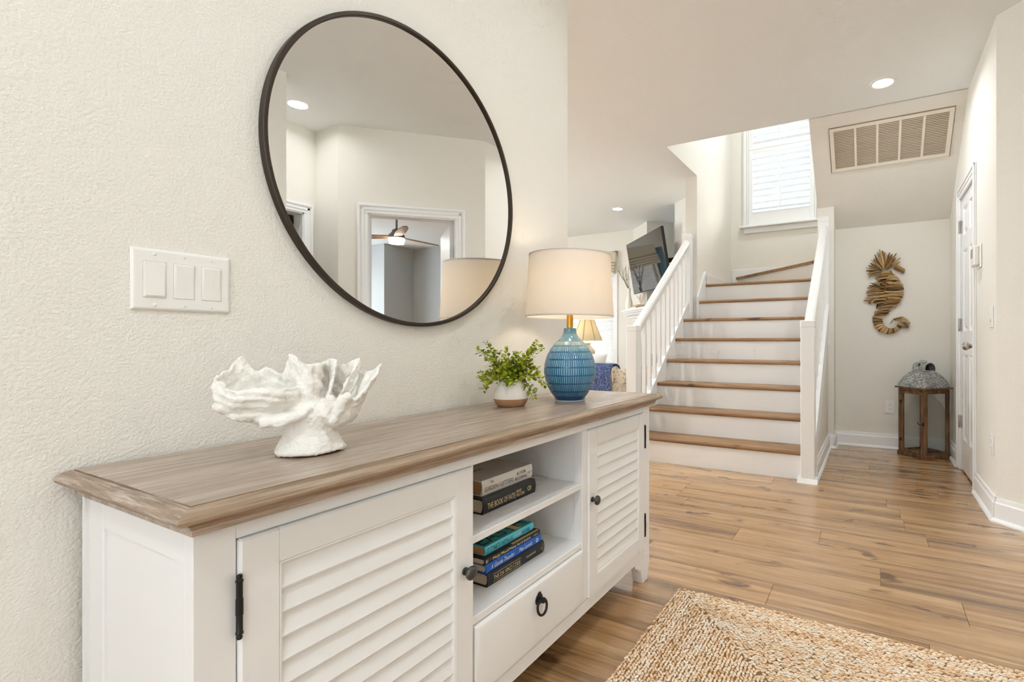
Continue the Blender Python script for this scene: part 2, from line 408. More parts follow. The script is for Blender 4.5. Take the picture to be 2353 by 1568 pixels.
mb = MB(); mb.box(6.57, 6.60, WY0, WY1, 3.36, 3.40).box(6.57, 6.60, WY0, WY0+.03, WZ0, WZ1).box(6.57, 6.60, WY1-.03, WY1, WZ0, WZ1); mb.build('sash', M_trim, w1)

# ---- living room window (window_2) with blind
w2 = sempty('window_2', (LX, 4.4, VZ0)); mb = MB()
mb.box(LX-.02, LX, VY0-.075, VY0, VZ0-.09, VZ1+.08, .004).box(LX-.02, LX, VY1, VY1+.075, VZ0-.09, VZ1+.08, .004).box(LX-.02, LX, VY0-.075, VY1+.075, VZ1, VZ1+.08, .004).box(LX-.02, LX, VY0-.075, VY1+.075, VZ0-.09, VZ0-.02, .004); mb.build('casing', M_trim, w2)
MB().box(LX-.05, LX+.06, VY0-.09, VY1+.09, VZ0-.025, VZ0, .004).build('window_sill', M_trim, w2)
mb = MB(); mb.box(LX+.06, LX+.1, VY0, VY0+.04, VZ0, VZ1).box(LX+.06, LX+.1, VY1-.04, VY1, VZ0, VZ1).box(LX+.06, LX+.1, VY0, VY1, 1.42, 1.46).box(LX+.06, LX+.1, VY0, VY1, VZ0, VZ0+.05); mb.build('sash', M_trim, w2)
MB().box(LX+.08, LX+.085, VY0, VY1, VZ0, VZ1).build('pane', M_glass, w2)
m = NT('blind_slat'); m.set(srgb(246, 244, 240), .5); m.b.inputs['Transmission Weight'].default_value = 0; M_blind = m.m
mb = MB(); z = VZ0+.02
while z < VZ1:
    mb.prism([(LX+.025, z), (LX+.055, z+.018), (LX+.056, z+.0165), (LX+.026, z-.0015)], 'y', VY0+.005, VY1-.005); z += .026
o = mb.build('blind_slats', M_blind, w2); o['kind'] = 'stuff'

# ---- six panel closet door (door_3) in the right wall
d3 = sempty('door_3', ((DX0+DX1)/2, RY, 0))
def casing(e, M, x0, x1, zt, wd=.075):
    # stepped casing round an opening, built in a wall frame (x along, y out of the wall); jambs, head
    for a, b in ((x0-wd, x0+.004), (x1-.004, x1+wd)):
        s = -1 if a < x0 else 1
        mb = MB(); mb.box(a, b, 0, .012, 0, zt-.004, .003, M)
        o = a if s < 0 else b
        mb.box(o, o-s*.022, .01, .021, 0, zt+wd, .004, M).box(o-s*.03, o-s*.052, .01, .017, 0, zt+wd-.03, .003, M); mb.build('casing_jamb', M_trim, e)
    mb = MB(); mb.box(x0-wd, x1+wd, 0, .012, zt-.004, zt+wd, .003, M).box(x0-wd, x1+wd, .01, .0212, zt+wd-.022, zt+wd, .004, M).box(x0-wd+.03, x1+wd-.03, .01, .017, zt+wd-.052, zt+wd-.03, .003, M)
    mb.build('casing_head', M_trim, e)
MR, _ = frame((0, RY), (1, RY))
casing(d3, MR, DX0, DX1, DH)
mb = MB(); mb.box(DX0-.01, DX0, -.12, .0, 0, DH+.01, 0, MR).box(DX1, DX1+.01, -.12, 0, 0, DH+.01, 0, MR).box(DX0, DX1, -.12, 0, DH, DH+.01, 0, MR); mb.build('jamb', M_trim, d3)
dw = DX1-DX0; ds = .075; pw = (dw-.006-3*ds)/2; pz = [(.24, .86), (1.03, 1.62), (1.73, 1.93)]
mb = MB(); Y0, Y1 = -.043, -.006
mb.box(DX0+.003, DX0+ds, Y0, Y1, .012, DH-.004, .001, MR).box(DX1-ds, DX1-.003, Y0, Y1, .012, DH-.004, .001, MR)
mb.box(DX0+ds+pw, DX1-ds-pw, Y0, Y1, .012, DH-.004, .001, MR)
for a, b in ((.012, .24), (.86, 1.03), (1.62, 1.73), (1.93, DH-.004)): mb.box(DX0+ds-.002, DX1-ds+.002, Y0, Y1-.0002, a, b, .001, MR)
leaf = mb.build('door_leaf', M_trim, d3)
for a, b in pz:
    for xa in (DX0+ds, DX1-ds-pw):
        mb = MB(); xb = xa+pw; v = []
        for ins, yy in ((0, -.007), (.014, -.018), (.022, -.018), (.040, -.009)):
            v += [(xa+ins, yy, a+ins), (xb-ins, yy, a+ins), (xb-ins, yy, b-ins), (xa+ins, yy, b-ins)]
        f = [(12, 13, 14, 15)]
        for k in range(3):
            for i in range(4): f.append((4*k+i, 4*k+(i+1) % 4, 4*k+4+(i+1) % 4, 4*k+4+i))
        mb.add(v, f, MR).build('door_panel', M_trim, leaf)
kn = MB().lathe([(0, .062), (.018, .062), (.0255, .052), (.0265, .036), (.018, .026), (.012, .018), (.012, .008), (.030, .006), (.032, 0), (0, 0)], 24, (DX0+.062, RY-.006, .925), 'y').build('door_knob', M_nickel, d3, 50)
for z in (.36, 1.08, 1.81):
    mb = MB(); mb.lathe([(.0055, -.048), (.0065, -.046), (.0065, .046), (.0055, .048)], 10, (DX1+.001, RY+.008, z)).box(DX1-.024, DX1, RY-.0065, RY-.002, z-.045, z+.045, .0008).box(DX1+.002, DX1+.022, RY+.011, RY+.0135, z-.045, z+.045, .0008)
    mb.build('hinge', M_nickel, d3, 40)

# ---- doorways seen in the mirror
d4 = sempty('door_4', (MQ @ Vector(((SD0+SD1)/2, 0, 0)))[:])
casing(d4, MQ, SD0, SD1, 2.0)
mb = MB(); mb.box(SD0-.001, SD0+.012, -.12, 0, 0, 2.0, 0, MQ).box(SD1-.012, SD1+.001, -.12, 0, 0, 2.0, 0, MQ).box(SD0, SD1, -.12, 0, 1.988, 2.0, 0, MQ); mb.build('jamb', M_trim, d4)
a = math.radians(82); Md = MQ @ Matrix.Translation((SD1-.014, -.125, 0)) @ Matrix.Rotation(a, 4, 'Z')
lf = MB().box(-.64, 0, 0, .036, .012, 1.98, .002, Md).build('door_leaf', M_trim, d4)
MB().box(SD1-.0155, SD1-.012, -.1, -.03, 1.68, 1.77, .001, MQ).build('hinge', M_nickel, d4)
d5 = sempty('door_5', ((HD0+HD1)/2, -1.68, 0)); MH, _ = frame((0, -1.68), (1, -1.68)); casing(d5, MH, HD0, HD1, 2.0, .07)
mb = MB(); mb.box(HD0-.001, HD0+.012, -.12, 0, 0, 2.0, 0, MH).box(HD1-.012, HD1+.001, -.12, 0, 0, 2.0, 0, MH).box(HD0, HD1, -.12, 0, 1.988, 2.0, 0, MH); mb.build('jamb', M_trim, d5)
MB().box(2.32, 2.356, -2.45, -1.83, .012, 1.98, .002).build('door_leaf', M_trim, d5)
# ------------------------------------------------------------------ staircase
R_, G_, X1_ = .1975, .2345, 3.68
YL, YR_ = 1.69, .44
st = thing('staircase', 'white staircase with oak treads rising to the shuttered window', 'staircase', (3.7, 1.06, 0))
for n in range(1, 9):
    xn = X1_+(n-1)*G_; zt = n*R_; yl = YL if n <= 6 else 1.6
    MB().box(xn+.02, xn+.035, YR_, yl, (n-1)*R_, zt-.028, 0).build('riser', M_trim, st)
    x2 = xn+G_+.035 if n < 8 else 6.5
    t = .03
    prof = [(x2, zt), (xn+.012, zt), (xn+.004, zt-.004), (xn, zt-.011), (xn, zt-.019), (xn+.004, zt-.026), (xn+.012, zt-t), (x2, zt-t)]
    MB().prism(prof, 'y', YR_, yl).build('tread', M_tread, st, 35)
# winder
z9 = 9*R_
A_, B_ = Vector((6.482, 1.55, 0)), Vector((5.40, .44, 0))
MB().prism([(A_.x, A_.y), (B_.x, B_.y), (6.5, .44), (6.5, 1.555)], 'z', z9-.03, z9).build('tread', M_tread, st)
d_ = (B_-A_).normalized(); n_ = Vector((-d_.y, d_.x, 0)); n_ = n_ if n_.x > 0 else -n_
p = [A_+n_*.02, B_+n_*.02, B_+n_*.035, A_+n_*.035]
MB().prism([(q.x, min(max(q.y, .44), 1.58)) for q in p], 'z', 8*R_, z9-.03).build('riser', M_trim, st)
MB().box(5.42, 6.5, .425, .44, z9, 10*R_).build('riser', M_trim, st)
sl = R_/G_
def zs(x, off): return R_+sl*(x-X1_)+off
MB().prism([(3.74, 0), (5.08, 0), (5.08, zs(5.08, .03)), (5.02, zs(5.02, .05)), (3.74, zs(3.74, .05))], 'y', YL, YL+.035).build('stringer', M_trim, st)
MB().prism([(3.73, zs(3.73, .05)), (3.73, zs(3.73, .075)), (5.0, zs(5.0, .075)), (5.0, zs(5.0, .05))], 'y', YL-.012, YL+.047).build('stringer_cap', M_trim, st)
MB().prism([(3.74, zs(3.74, .05)), (3.74, zs(3.74, -.19)), (4.92, zs(4.92, -.19)), (4.92, zs(4.92, .05))], 'y', YR_-.095, YR_).build('stringer', M_trim, st)
struct('wall_under_stair', MB().prism([(3.74, 0), (3.74, zs(3.74, -.19)), (4.92, zs(4.92, -.19)), (4.92, 0)], 'y', .352, .438), M_wall)
baseboard('baseboard_stair', (4.92, .352), (3.735, .352))
# skirt boards against the stairwell walls
MB().prism([(5.06, 1.18), (5.06, 1.42), (5.10, 1.46), (5.33, zs(5.33, .13)), (5.345, zs(5.33, .05)), (5.345, 1.36)], 'y', 1.60, 1.62).build('skirt_board', M_trim, st)
MB().box(5.33, 6.5, 1.60, 1.62, 8*R_, 8*R_+.12, .003).build('skirt_board', M_trim, st)
MB().box(6.485, 6.5, .6, 1.60, 8*R_, z9+.098, .003).build('skirt_board', M_trim, st)

def railing(label, yc, rail_top, low_z, up_z0, up_z1, bal_off, xu):
    r = thing('stair_railing', label, 'railing', (3.685, yc, 0), group=None)
    hw = .0445; xl = 3.675
    nw = MB().box(xl-hw, xl+hw, yc-hw, yc+hw, 0, low_z-.045, .004).build('newel_post', M_trim, r)
    MB().box(xl-hw-.002, xl+hw+.002, yc-hw-.002, yc+hw+.002, low_z-.05, low_z, .006).build('post_cap', M_trim, nw)
    mb = MB(); mb.prism([(-hw-.022, 0), (hw+.022, 0), (hw+.004, .028), (-hw-.004, .028)], 'y', -hw-.02, hw+.02, Matrix.Translation((xl, yc, 0)))
    mb.build('post_base', M_trim, nw)
    nu = MB().box(xu-hw, xu+hw, yc-hw, yc+hw, up_z0, up_z1-.045, .004).build('newel_post', M_trim, r)
    MB().box(xu-hw-.002, xu+hw+.002, yc-hw-.002, yc+hw+.002, up_z1-.05, up_z1, .006).build('post_cap', M_trim, nu)
    # handrail: rounded profile swept along the slope
    a, b = Vector((xl+hw-.004, yc, rail_top[0])), Vector((xu-hw+.004, yc, rail_top[1]))
    prof = [(-.024, -.060), (-.026, -.034), (-.033, -.026), (-.036, -.012), (-.030, .004), (-.018, .012), (0, .015), (.018, .012), (.030, .004), (.036, -.012), (.033, -.026), (.026, -.034), (.024, -.060)]
    v = []; n = len(prof)
    for q in (a, b):
        for py, pz in prof: v.append((q.x, q.y+py, q.z+pz*1.25))
    f = [tuple(range(n)), tuple(range(2*n-1, n-1, -1))]+[(i, (i+1) % n, n+(i+1) % n, n+i) for i in range(n)]
    MB().add(v, f).build('handrail', M_trim, r, 40)
    nb = 11; x0, x1 = xl+hw+.055, xu-hw-.055
    for i in range(nb):
        x = x0+(x1-x0)*i/(nb-1); k = (x-a.x)/(b.x-a.x); zt = a.z+(b.z-a.z)*k-.06; zb = zs(x, bal_off)
        v = []; h = .0155; sr = (b.z-a.z)/(b.x-a.x)
        for dx, dy in ((-h, -h), (h, -h), (h, h), (-h, h)): v.append((x+dx, yc+dy, zb+dx*sl))
        for dx, dy in ((-h, -h), (h, -h), (h, h), (-h, h)): v.append((x+dx, yc+dy, zt+dx*sr))
        MB().add(v, [(0, 1, 2, 3), (7, 6, 5, 4), (0, 1, 5, 4), (1, 2, 6, 5), (2, 3, 7, 6), (3, 0, 4, 7)]).build('baluster', M_trim, r)
    return r
railing('white stair railing on the living room side, nearer the television', 1.700, (1.075, 1.985), 1.085, .95, 2.07, .074, 5.01)
railing('white stair railing beside the driftwood seahorse nook', .388, (1.075, 1.99), 1.10, .92, 2.085, .05, 4.96)

# ------------------------------------------------------------------ recessed ceiling lights, with added unseen ones for fill
def downlight(x, y, label, power=11, r=.062, CZ=CZ):
    if label: t = thing('recessed_light', label, 'ceiling light', (x, y, CZ), group='recessed ceiling lights')
    else: t = bpy.data.objects['ceiling']        # added unseen fill fixtures become pieces of the ceiling
    MB().lathe([(r+.022, 0), (r+.021, -.004), (r+.004, -.006), (r, -.004), (r, 0)], 40, (x, y, CZ), closed=True).build('trim_ring', M_trim, t, 40)
    MB().lathe([(0, -.003), (r, -.003), (r, 0), (0, 0)], 40, (x, y, CZ)).build('lens', M_led, t)
    area('downlight', (x, y, CZ-.008), (0, 0, 0), 2*r, 2*r, power, (.925, .965, 1), 'DISK', 165)
downlight(3.84, -.06, 'recessed ceiling light over the hall, in front of the air vent', 5.5)
downlight(5.86, 2.94, 'recessed ceiling light in the living room, left of the television', 3)
downlight(2.165, -1.32, 'recessed ceiling light seen only in the round mirror', 2.6)
for q in ((.55, .15, None, 2.6), (1.55, .42, None, 2.6), (-.85, .15, None, 7), (5.2, .35, None, 24, .1, 5.1), (3.5, 4.3, None, 14), (2.6, 2.8, None, 13), (2.4, 5.0, None, 12)): downlight(*q)  # invented downlights out of view, added to brighten hall, stairwell and living room

# ------------------------------------------------------------------ sideboard
SX0, SX1, SY0, SY1 = .331, 1.888, .803, 1.183
sb = thing('sideboard', 'long white louvred sideboard with a weathered wooden top', 'sideboard', (1.11, .99, 0))
# top with stepped moulding; rings of the profile run round left, front and right
lx0, lx1, ly0, ly1 = .325, 1.907, .788, 1.188
prof = [(-.03, .702), (0, .702), (.0005, .7105), (.004, .7115), (.0055, .716), (.0105, .7205), (.0175, .7225), (.0205, .7235), (.0255, .7265), (.0272, .7305), (.0255, .7350), (.0195, .7395), (.0115, .7425), (.0055, .7432), (.0050, .7412), (.0030, .7412), (.0025, .7440)]
rings = [[(lx0-o, ly1, z), (lx0-o, ly0-o, z), (lx1+o, ly0-o, z), (lx1+o, ly1, z)] for o, z in prof]
for side, (i, j), mt in (('left', (0, 1), M_moldend), ('front', (1, 2), M_mold), ('right', (2, 3), M_moldend)):
    v = []; 
    for r in rings: v += [r[i], r[j]]
    n = len(rings); f = [(2*k, 2*k+1, 2*k+3, 2*k+2) for k in range(n-1)]
    f += [tuple(2*k for k in range(n)), tuple(2*k+1 for k in range(n-1, -1, -1))]
    MB().add(v, f).build('edge_moulding', mt, sb, 30)
o_ = .0026
MB().box(lx0-o_+.0001, lx1+o_-.0001, ly0-o_+.0001, ly1, .702, .744, .0008).build('top_panel', M_top, sb)
# carcass
mb = MB()
mb.box(SX0, SX1, SY1-.012, SY1, .095, .702)                       # back
mb.box(SX0+.006, SX0+.022, .855, 1.10, .12, .68).box(SX0, SX0+.022, .8252, .858, .0951, .7015, .001).box(SX0, SX0+.022, 1.098, 1.149, .095, .702, .002).box(SX0+.006, SX0+.022, 1.147, SY1, .0, .702, .001)
mb.box(SX0+.001, SX0+.022, .85, 1.10, .655, .7018, .001).box(SX0+.001, SX0+.022, .85, 1.10, .0955, .14, .001)
mb.box(SX1-.022, SX1, .8252, SY1-.0125, .0951, .7015, .001)
mb.box(SX0+.02, SX1-.02, .82, SY1-.01, .137, .15)                # bottom board
mb.box(.845, .8625, .81, SY1-.01, .14, .70).box(1.3565, 1.374, .81, SY1-.01, .14, .70)
mb.box(.86, 1.36, SY1-.03, SY1-.012, .14, .70)
mb.build('carcass', M_cab, sb)
# face frame
mb = MB(); yf = SY0
mb.box(SX0-.0004, .3835, yf, yf+.0225, .0952, .7018, .0015).box(1.826, SX1+.0004, yf, yf+.0225, .0952, .7018, .0015)
mb.box(.8605, .8665, yf, yf+.03, .137, .676, .001).box(1.353, 1.3825, yf, yf+.03, .137, .676, .001)
mb.box(.3835, 1.826, yf+.0004, yf+.022, .676, .7016, .0015).box(.3835, 1.826, yf+.0004, yf+.022, .0954, .1345, .0015)
mb.build('face_frame', M_cab, sb)
for z0, z1, nm in ((.495, .513, 'shelf'), (.308, .327, 'shelf')):
    MB().box(.8630, 1.3560, yf+.002, SY1-.03, z0, z1, .0015).build(nm, M_cab, sb)
# louvred doors
def ldoor(x0, x1, knob_x, hinge_x, hs):
    y0, y1, z0, z1 = .796, .8145, .137, .675; sw = .056
    d = MB().box(x0, x0+sw, y0, y1, z0, z1, .003).box(x1-sw, x1, y0, y1, z0, z1, .003).box(x0+sw-.003, x1-sw+.003, y0+.0004, y1, z0, z0+.060, .003).box(x0+sw-.003, x1-sw+.003, y0+.0004, y1, z1-.054, z1, .003).build('door', M_cab, sb)
    ix0, ix1, iz0, iz1 = x0+sw-.0015, x1-sw+.0015, z0+.0585, z1-.0525
    mb = MB(); b = .0075
    def strip(p, q, axis):
        pass
    pr = [(0, y0+.001), (.002, y0+.0005), (.006, y0+.004), (b, y0+.009), (0, y0+.009)]
    # bead mouldings inside the frame
    mb.prism([(ix0+u, w) for u, w in pr], 'z', iz0, iz1).prism([(ix1-u, w) for u, w in pr], 'z', iz0, iz1)
    mb.prism([(w, iz0+u) for u, w in pr], 'x', ix0, ix1).prism([(w, iz1-u) for u, w in pr], 'x', ix0, ix1)
    mb.build('bead', M_cab, d)
    n = 11; pz = (iz1-iz0-.012)/n; first = None; L = wloc(sb)
    sp = [(y0+.0035, 0), (y0+.0022, .004), (y0+.0035, .0075), (y0+.0100, pz+.004), (y0+.0175, pz+.004), (y0+.0175, 0)]
    for k in range(n):
        zz = iz0+.005+k*pz
        if first is None:
            first = MB().prism(sp, 'x', ix0+.004, ix1-.004).build('louvre_slat', M_cab, d, 30); first.location.z = zz
        else: copyobj(first, d, 'louvre_slat', (first.location.x, first.location.y, zz))
    # slats were shifted by the parent's base height 0, so only z moves
    MB().lathe([(0, 0), (.0085, 0), (.0085, -.004), (.005, -.006), (.005, -.012), (.0075, -.014), (.0145, -.0165), (.0155, -.020), (.0135, -.0245), (.007, -.0275), (0, -.028)], 28, (knob_x, y0, .450), 'y').build('knob', M_gunmetal, d, 50)
    for zc in (.230, .581):
        mb = MB(); mb.lathe([(0, -.047), (.003, -.046), (.004, -.043), (.0028, -.040), (.005, -.038), (.005, -.036), (.0042, -.035), (.0042, -.012), (.0048, -.0115), (.0048, .0115), (.0042, .012), (.0042, .035), (.005, .036), (.005, .038), (.0028, .040), (.004, .043), (.003, .046), (0, .047)], 12, (hinge_x, y0-.001, zc))
        mb.build('hinge', M_black, d, 40)
    return d
ldoor(.3850, .8590, .832, .3835, -1); ldoor(1.3840, 1.8250, 1.403, 1.8265, 1)
# drawer
dx0, dx1, dz0, dz1 = .868, 1.3515, .1385, .3055
def pillow(x0, x1, z0, z1, yb, steps):
    v = []; f = []
    for ins, y in steps:
        v += [(x0+ins, y, z0+ins), (x1-ins, y, z0+ins), (x1-ins, y, z1-ins), (x0+ins, y, z1-ins)]
    n = len(steps)
    for k in range(n-1):
        for i in range(4): f.append((4*k+i, 4*k+(i+1) % 4, 4*k+4+(i+1) % 4, 4*k+4+i))
    f.append((4*n-4, 4*n-3, 4*n-2, 4*n-1)); f.append((3, 2, 1, 0)); return v, f
v, f = pillow(dx0, dx1, dz0, dz1, 0, [(0, .816), (0, .8005), (.002, .7985), (.007, .7965), (.016, .7955)])
dr = MB().add(v, f).build('drawer', M_cab, sb, 25)
mb = MB(); cx_, cz_ = 1.1095, .262
mb.lathe([(0, .7955), (.0155, .7955), (.0155, .793), (.012, .7915), (0, .7912)], 24, (cx_, 0, cz_), 'y').lathe([(0, .7915), (.006, .7915), (.0055, .784), (.0075, .781), (.007, .777), (0, .776)], 16, (cx_, 0, cz_), 'y')
mb.box(cx_-.0065, cx_+.0065, .7895, .795, cz_+.010, cz_+.021, .003)
pl = mb.build('pull_plate', M_black, dr, 40)
MB().torus(.0205, .0034, (0, 0, 0), 'y', 32, 8, Matrix.Translation((cx_, .7835, cz_-.0175)) @ Matrix.Rotation(math.radians(-9), 4, 'X')).build('ring_pull', M_black, dr, 60)
# bracket feet
def foot(sx, y0, y1, side):
    # outline in x,z measured from the outer corner (sx) inward (dir side)
    o = [(0, .0956), (0, .060), (.004, .052), (.020, 0), (.066, 0), (.086, .058), (.088, .062), (.096, .064), (.104, .060), (.110, .066), (.112, .075), (.130, .078), (.142, .0956)]
    MB().prism([(sx+side*u, w) for u, w in o], 'y', y0, y1).build('leg', M_cab, sb)
foot(SX1, .803, .845, -1); foot(SX0, .803, .845, 1); foot(SX1, 1.14, SY1, -1); foot(SX0+.007, 1.10, SY1-.002, 1)
# ------------------------------------------------------------------ text
def text_mesh(txt, size, width=None, align='LEFT', shear=0, xscale=1, space=1.0):
    cu = bpy.data.curves.new('txt', 'FONT'); cu.body = txt; cu.size = size; cu.align_x = align; cu.resolution_u = 2; cu.shear = shear; cu.space_character = space
    o = bpy.data.objects.new('txt', cu); C.objects.link(o); bpy.context.view_layer.update()
    me = bpy.data.meshes.new_from_object(o.evaluated_get(bpy.context.evaluated_depsgraph_get()))
    v = [tuple(q.co) for q in me.vertices]; f = [tuple(p.vertices) for p in me.polygons]
    bpy.data.objects.remove(o); bpy.data.curves.remove(cu); bpy.data.meshes.remove(me)
    if width and v:
        a = min(q[0] for q in v); b = max(q[0] for q in v); k = width/(b-a); v = [((q[0]-a)*k, q[1], q[2]) for q in v]
    return v, f
def spine_text(book, txt, x, z, y, size, width, mat, shear=0):
    v, f = text_mesh(txt, size, width, shear=shear)
    if not v: return
    MB().add([(x+q[0], y, z+q[1]) for q in v], f).build('lettering', mat, book, normals=False)
M_paper = NT('paper'); n0 = M_paper.noise(M_paper.coord(scale=(2, 2, 420)), 1, 2); M_paper.set(M_paper.ramp(n0, [(.3, srgb(196, 172, 142)), (.7, srgb(228, 210, 186))]), .85); M_paper = M_paper.m
M_paper2 = NT('tan_paper'); n0 = M_paper2.noise(M_paper2.coord(scale=(2, 2, 420)), 1, 2); M_paper2.set(M_paper2.ramp(n0, [(.3, srgb(172, 128, 82)), (.7, srgb(206, 162, 112))]), .85); M_paper2 = M_paper2.m
M_ink = plain('black_ink', srgb(42, 40, 40), .6); M_gold = plain('gold_foil', srgb(236, 208, 150), .4, .2); M_wink = plain('white_ink', srgb(240, 240, 235), .6); M_yink = plain('yellow_ink', srgb(245, 228, 150), .6)
def cover(name, c, rough=.4): return plain(name, c, rough)
M_bw = cover('book_white', srgb(226, 221, 212)); M_bk = cover('book_black', srgb(30, 29, 33)); M_bb = cover('book_blue', srgb(20, 96, 196)); M_bt = cover('book_teal', srgb(90, 214, 240)); M_bk2 = cover('book_black_yellow', srgb(26, 24, 26)); M_bg = cover('book_cover_green', srgb(44, 150, 150))
def book(label, x0, x1, y0, depth, z0, z1, mc, mp, hard=True):
    b = thing('book', label, 'book', ((x0+x1)/2, y0+depth/2, z0), group='books on the sideboard shelves')
    h = z1-z0; n = 7
    # spine: gently rounded outline in y,z joined to two boards
    pts = []
    for i in range(n+1):
        a = -1+2*i/n; pts.append((y0+.0035*(a*a), z0+h*(i/n)))
    th = .0028 if hard else .0008
    outer = pts+[(y0+depth, z1), (y0+depth, z1-th), (y0+.011, z1-th), (y0+.0085, z1-th*1.6)]+[(q[0]+.003, z0+h-(h*i/n)*.86-h*.07) for i, q in enumerate(pts[1:-1])]+[(y0+.0085, z0+th*1.6), (y0+.011, z0+th), (y0+depth, z0+th), (y0+depth, z0)]
    MB().prism(outer, 'x', x0, x1).build('cover', mc, b, 50)
    ov = .004 if hard else .0004
    inner = [(y0+.006+.002*((-1+2*i/n)**2), z0+th+(h-2*th)*i/n) for i in range(n+1)]+[(y0+depth-ov, z1-th), (y0+depth-ov-.003, (z0+z1)/2), (y0+depth-ov, z0+th)]
    MB().prism(inner, 'x', x0+ov, x1-ov).build('pages', mp, b, 50)
    return b
b1 = book('black hardback with gold lettering under the white book, upper shelf', .984, 1.210, .878, .155, .513, .552, M_bk, M_paper)
spine_text(b1, 'THE BOOK OF FATE', 1.000, .5235, .8778, .022, .112, M_gold); spine_text(b1, 'BRAD', 1.120, .5345, .8778, .0115, .022, M_gold); spine_text(b1, 'MELTZER', 1.120, .5235, .8778, .0115, .036, M_gold); spine_text(b1, '|', 1.114, .522, .8778, .024, .0008, M_gold); spine_text(b1, 'O!', 1.170, .527, .8778, .019, .017, M_yink)
b2 = book('white hardback novel on top of the upper shelf pile', 1.004, 1.222, .899, .15, .552, .592, M_bw, M_paper2)
spine_text(b2, 'The', 1.036, .5795, .8988, .010, .012, M_ink, .25); spine_text(b2, 'GARDEN', 1.012, .562, .8988, .0165, .052, M_ink); spine_text(b2, 'of', 1.0665, .564, .8988, .014, .009, M_ink, .3); spine_text(b2, 'LETTERS', 1.078, .562, .8988, .0165, .054, M_ink); spine_text(b2, 'ALYSON', 1.146, .574, .8988, .0135, .042, M_ink); spine_text(b2, 'RICHMAN', 1.140, .5605, .8988, .0135, .054, M_ink); spine_text(b2, 'RIE', 1.199, .568, .8988, .008, .010, M_ink); spine_text(b2, '*', 1.213, .566, .8988, .012, .006, M_ink)
v, f = text_mesh('RICHMAN', .02, .06); 
MB().add([(1.045+q[0], .985+q[1], .5922) for q in v], f).build('lettering', M_ink, b2, normals=False)
b3 = book('thick black hardback with framed gold lettering at the bottom of the lower pile', .990, 1.240, .868, .16, .327, .361, M_bk, M_paper)
spine_text(b3, 'THE DA VINCI CODE', 1.012, .3375, .8678, .0165, .112, M_gold); spine_text(b3, 'DAN BROWN', 1.152, .341, .8678, .009, .044, M_gold); spine_text(b3, '22', 1.222, .341, .8678, .008, .006, M_gold)
for q in ((1.010, 1.126, .8674, .8679, .3335, .3343), (1.010, 1.126, .8674, .8679, .3535, .3543), (1.2315, 1.2323, .8676, .8681, .331, .357)): MB().box(*q).build('rule', M_gold, b3)
b4 = book('bright blue book with white script lettering in the lower pile', .987, 1.229, .871, .15, .361, .3845, M_bb, M_paper)
spine_text(b4, 'A Gentle Thunder', 1.005, .3685, .8708, .0165, .096, M_wink, .3); spine_text(b4, 'Max Lucado', 1.122, .3690, .8708, .0165, .062, M_wink, .3)
MB().lathe([(.0035, .8706), (.006, .8706), (.006, .8709), (.0035, .8709)], 20, (1.207, 0, .3735), 'y', closed=True).build('emblem', M_wink, b4)
b5 = book('thin black paperback with yellow spine lettering in the lower pile', .986, 1.227, .874, .15, .3845, .398, M_bk2, M_paper, False)
spine_text(b5, 'Mega Mood', 1.016, .3878, .8738, .0115, .066, M_yink); spine_text(b5, 'Making Tour & Gatefold', 1.086, .3878, .8738, .0095, .092, M_wink); spine_text(b5, 'E', .990, .388, .8738, .011, .008, M_yink); spine_text(b5, 'a.b.o', 1.195, .388, .8738, .008, .02, M_wink)
MB().box(1.10, 1.222, .8755, .884, .3981, .3983).build('cover_stripe', plain('orange_ink', srgb(214, 168, 96), .5), b5)
b6 = book('turquoise paperback with a painted cover on top of the lower pile', 1.004, 1.2145, .889, .135, .3983, .4205, M_bt, M_paper2, False)
spine_text(b6, 'IT STARTS WITH US', 1.010, .404, .8888, .0165, .106, M_ink); spine_text(b6, 'COLLEEN', 1.121, .405, .8888, .012, .034, M_wink); spine_text(b6, 'HOOVER', 1.158, .4045, .8888, .0135, .036, M_ink)
MB().box(1.0045, 1.214, .8935, 1.0235, .4206, .4210).build('cover_print', M_bg, b6)
v, f = text_mesh('EASTH', .075, .19); MB().add([(1.012+q[0], .902+q[1], .4213) for q in v], f).build('lettering', plain('dark_teal_ink', srgb(16, 36, 46), .5), b6, normals=False)
mb = MB().lathe([(0, .42115), (.020, .42115)], 14, (1.155, .915, 0)); mb.f = mb.f[-1:]; mb.build('cover_flower', plain('cream_ink', srgb(200, 190, 130), .5), b6)
# ------------------------------------------------------------------ round mirror
MXC, MZC, MR_ = 1.05, 1.437, .434
mt = thing('wall_mirror', 'large round mirror with a thin dark bronze frame', 'mirror', (MXC, WY, MZC-MR_))
c = (MXC, 0, MZC)
MB().lathe([(MR_-.011, WY-.001), (MR_, WY-.001), (MR_, WY-.018), (MR_-.002, WY-.020), (MR_-.009, WY-.020), (MR_-.011, WY-.018)], 160, c, 'y', closed=True).build('frame', M_frame, mt, 40)
MB().lathe([(0, WY-.012), (MR_-.0105, WY-.012), (MR_-.0105, WY-.003), (0, WY-.003)], 160, c, 'y').build('mirror_glass', M_mirror, mt, 30)

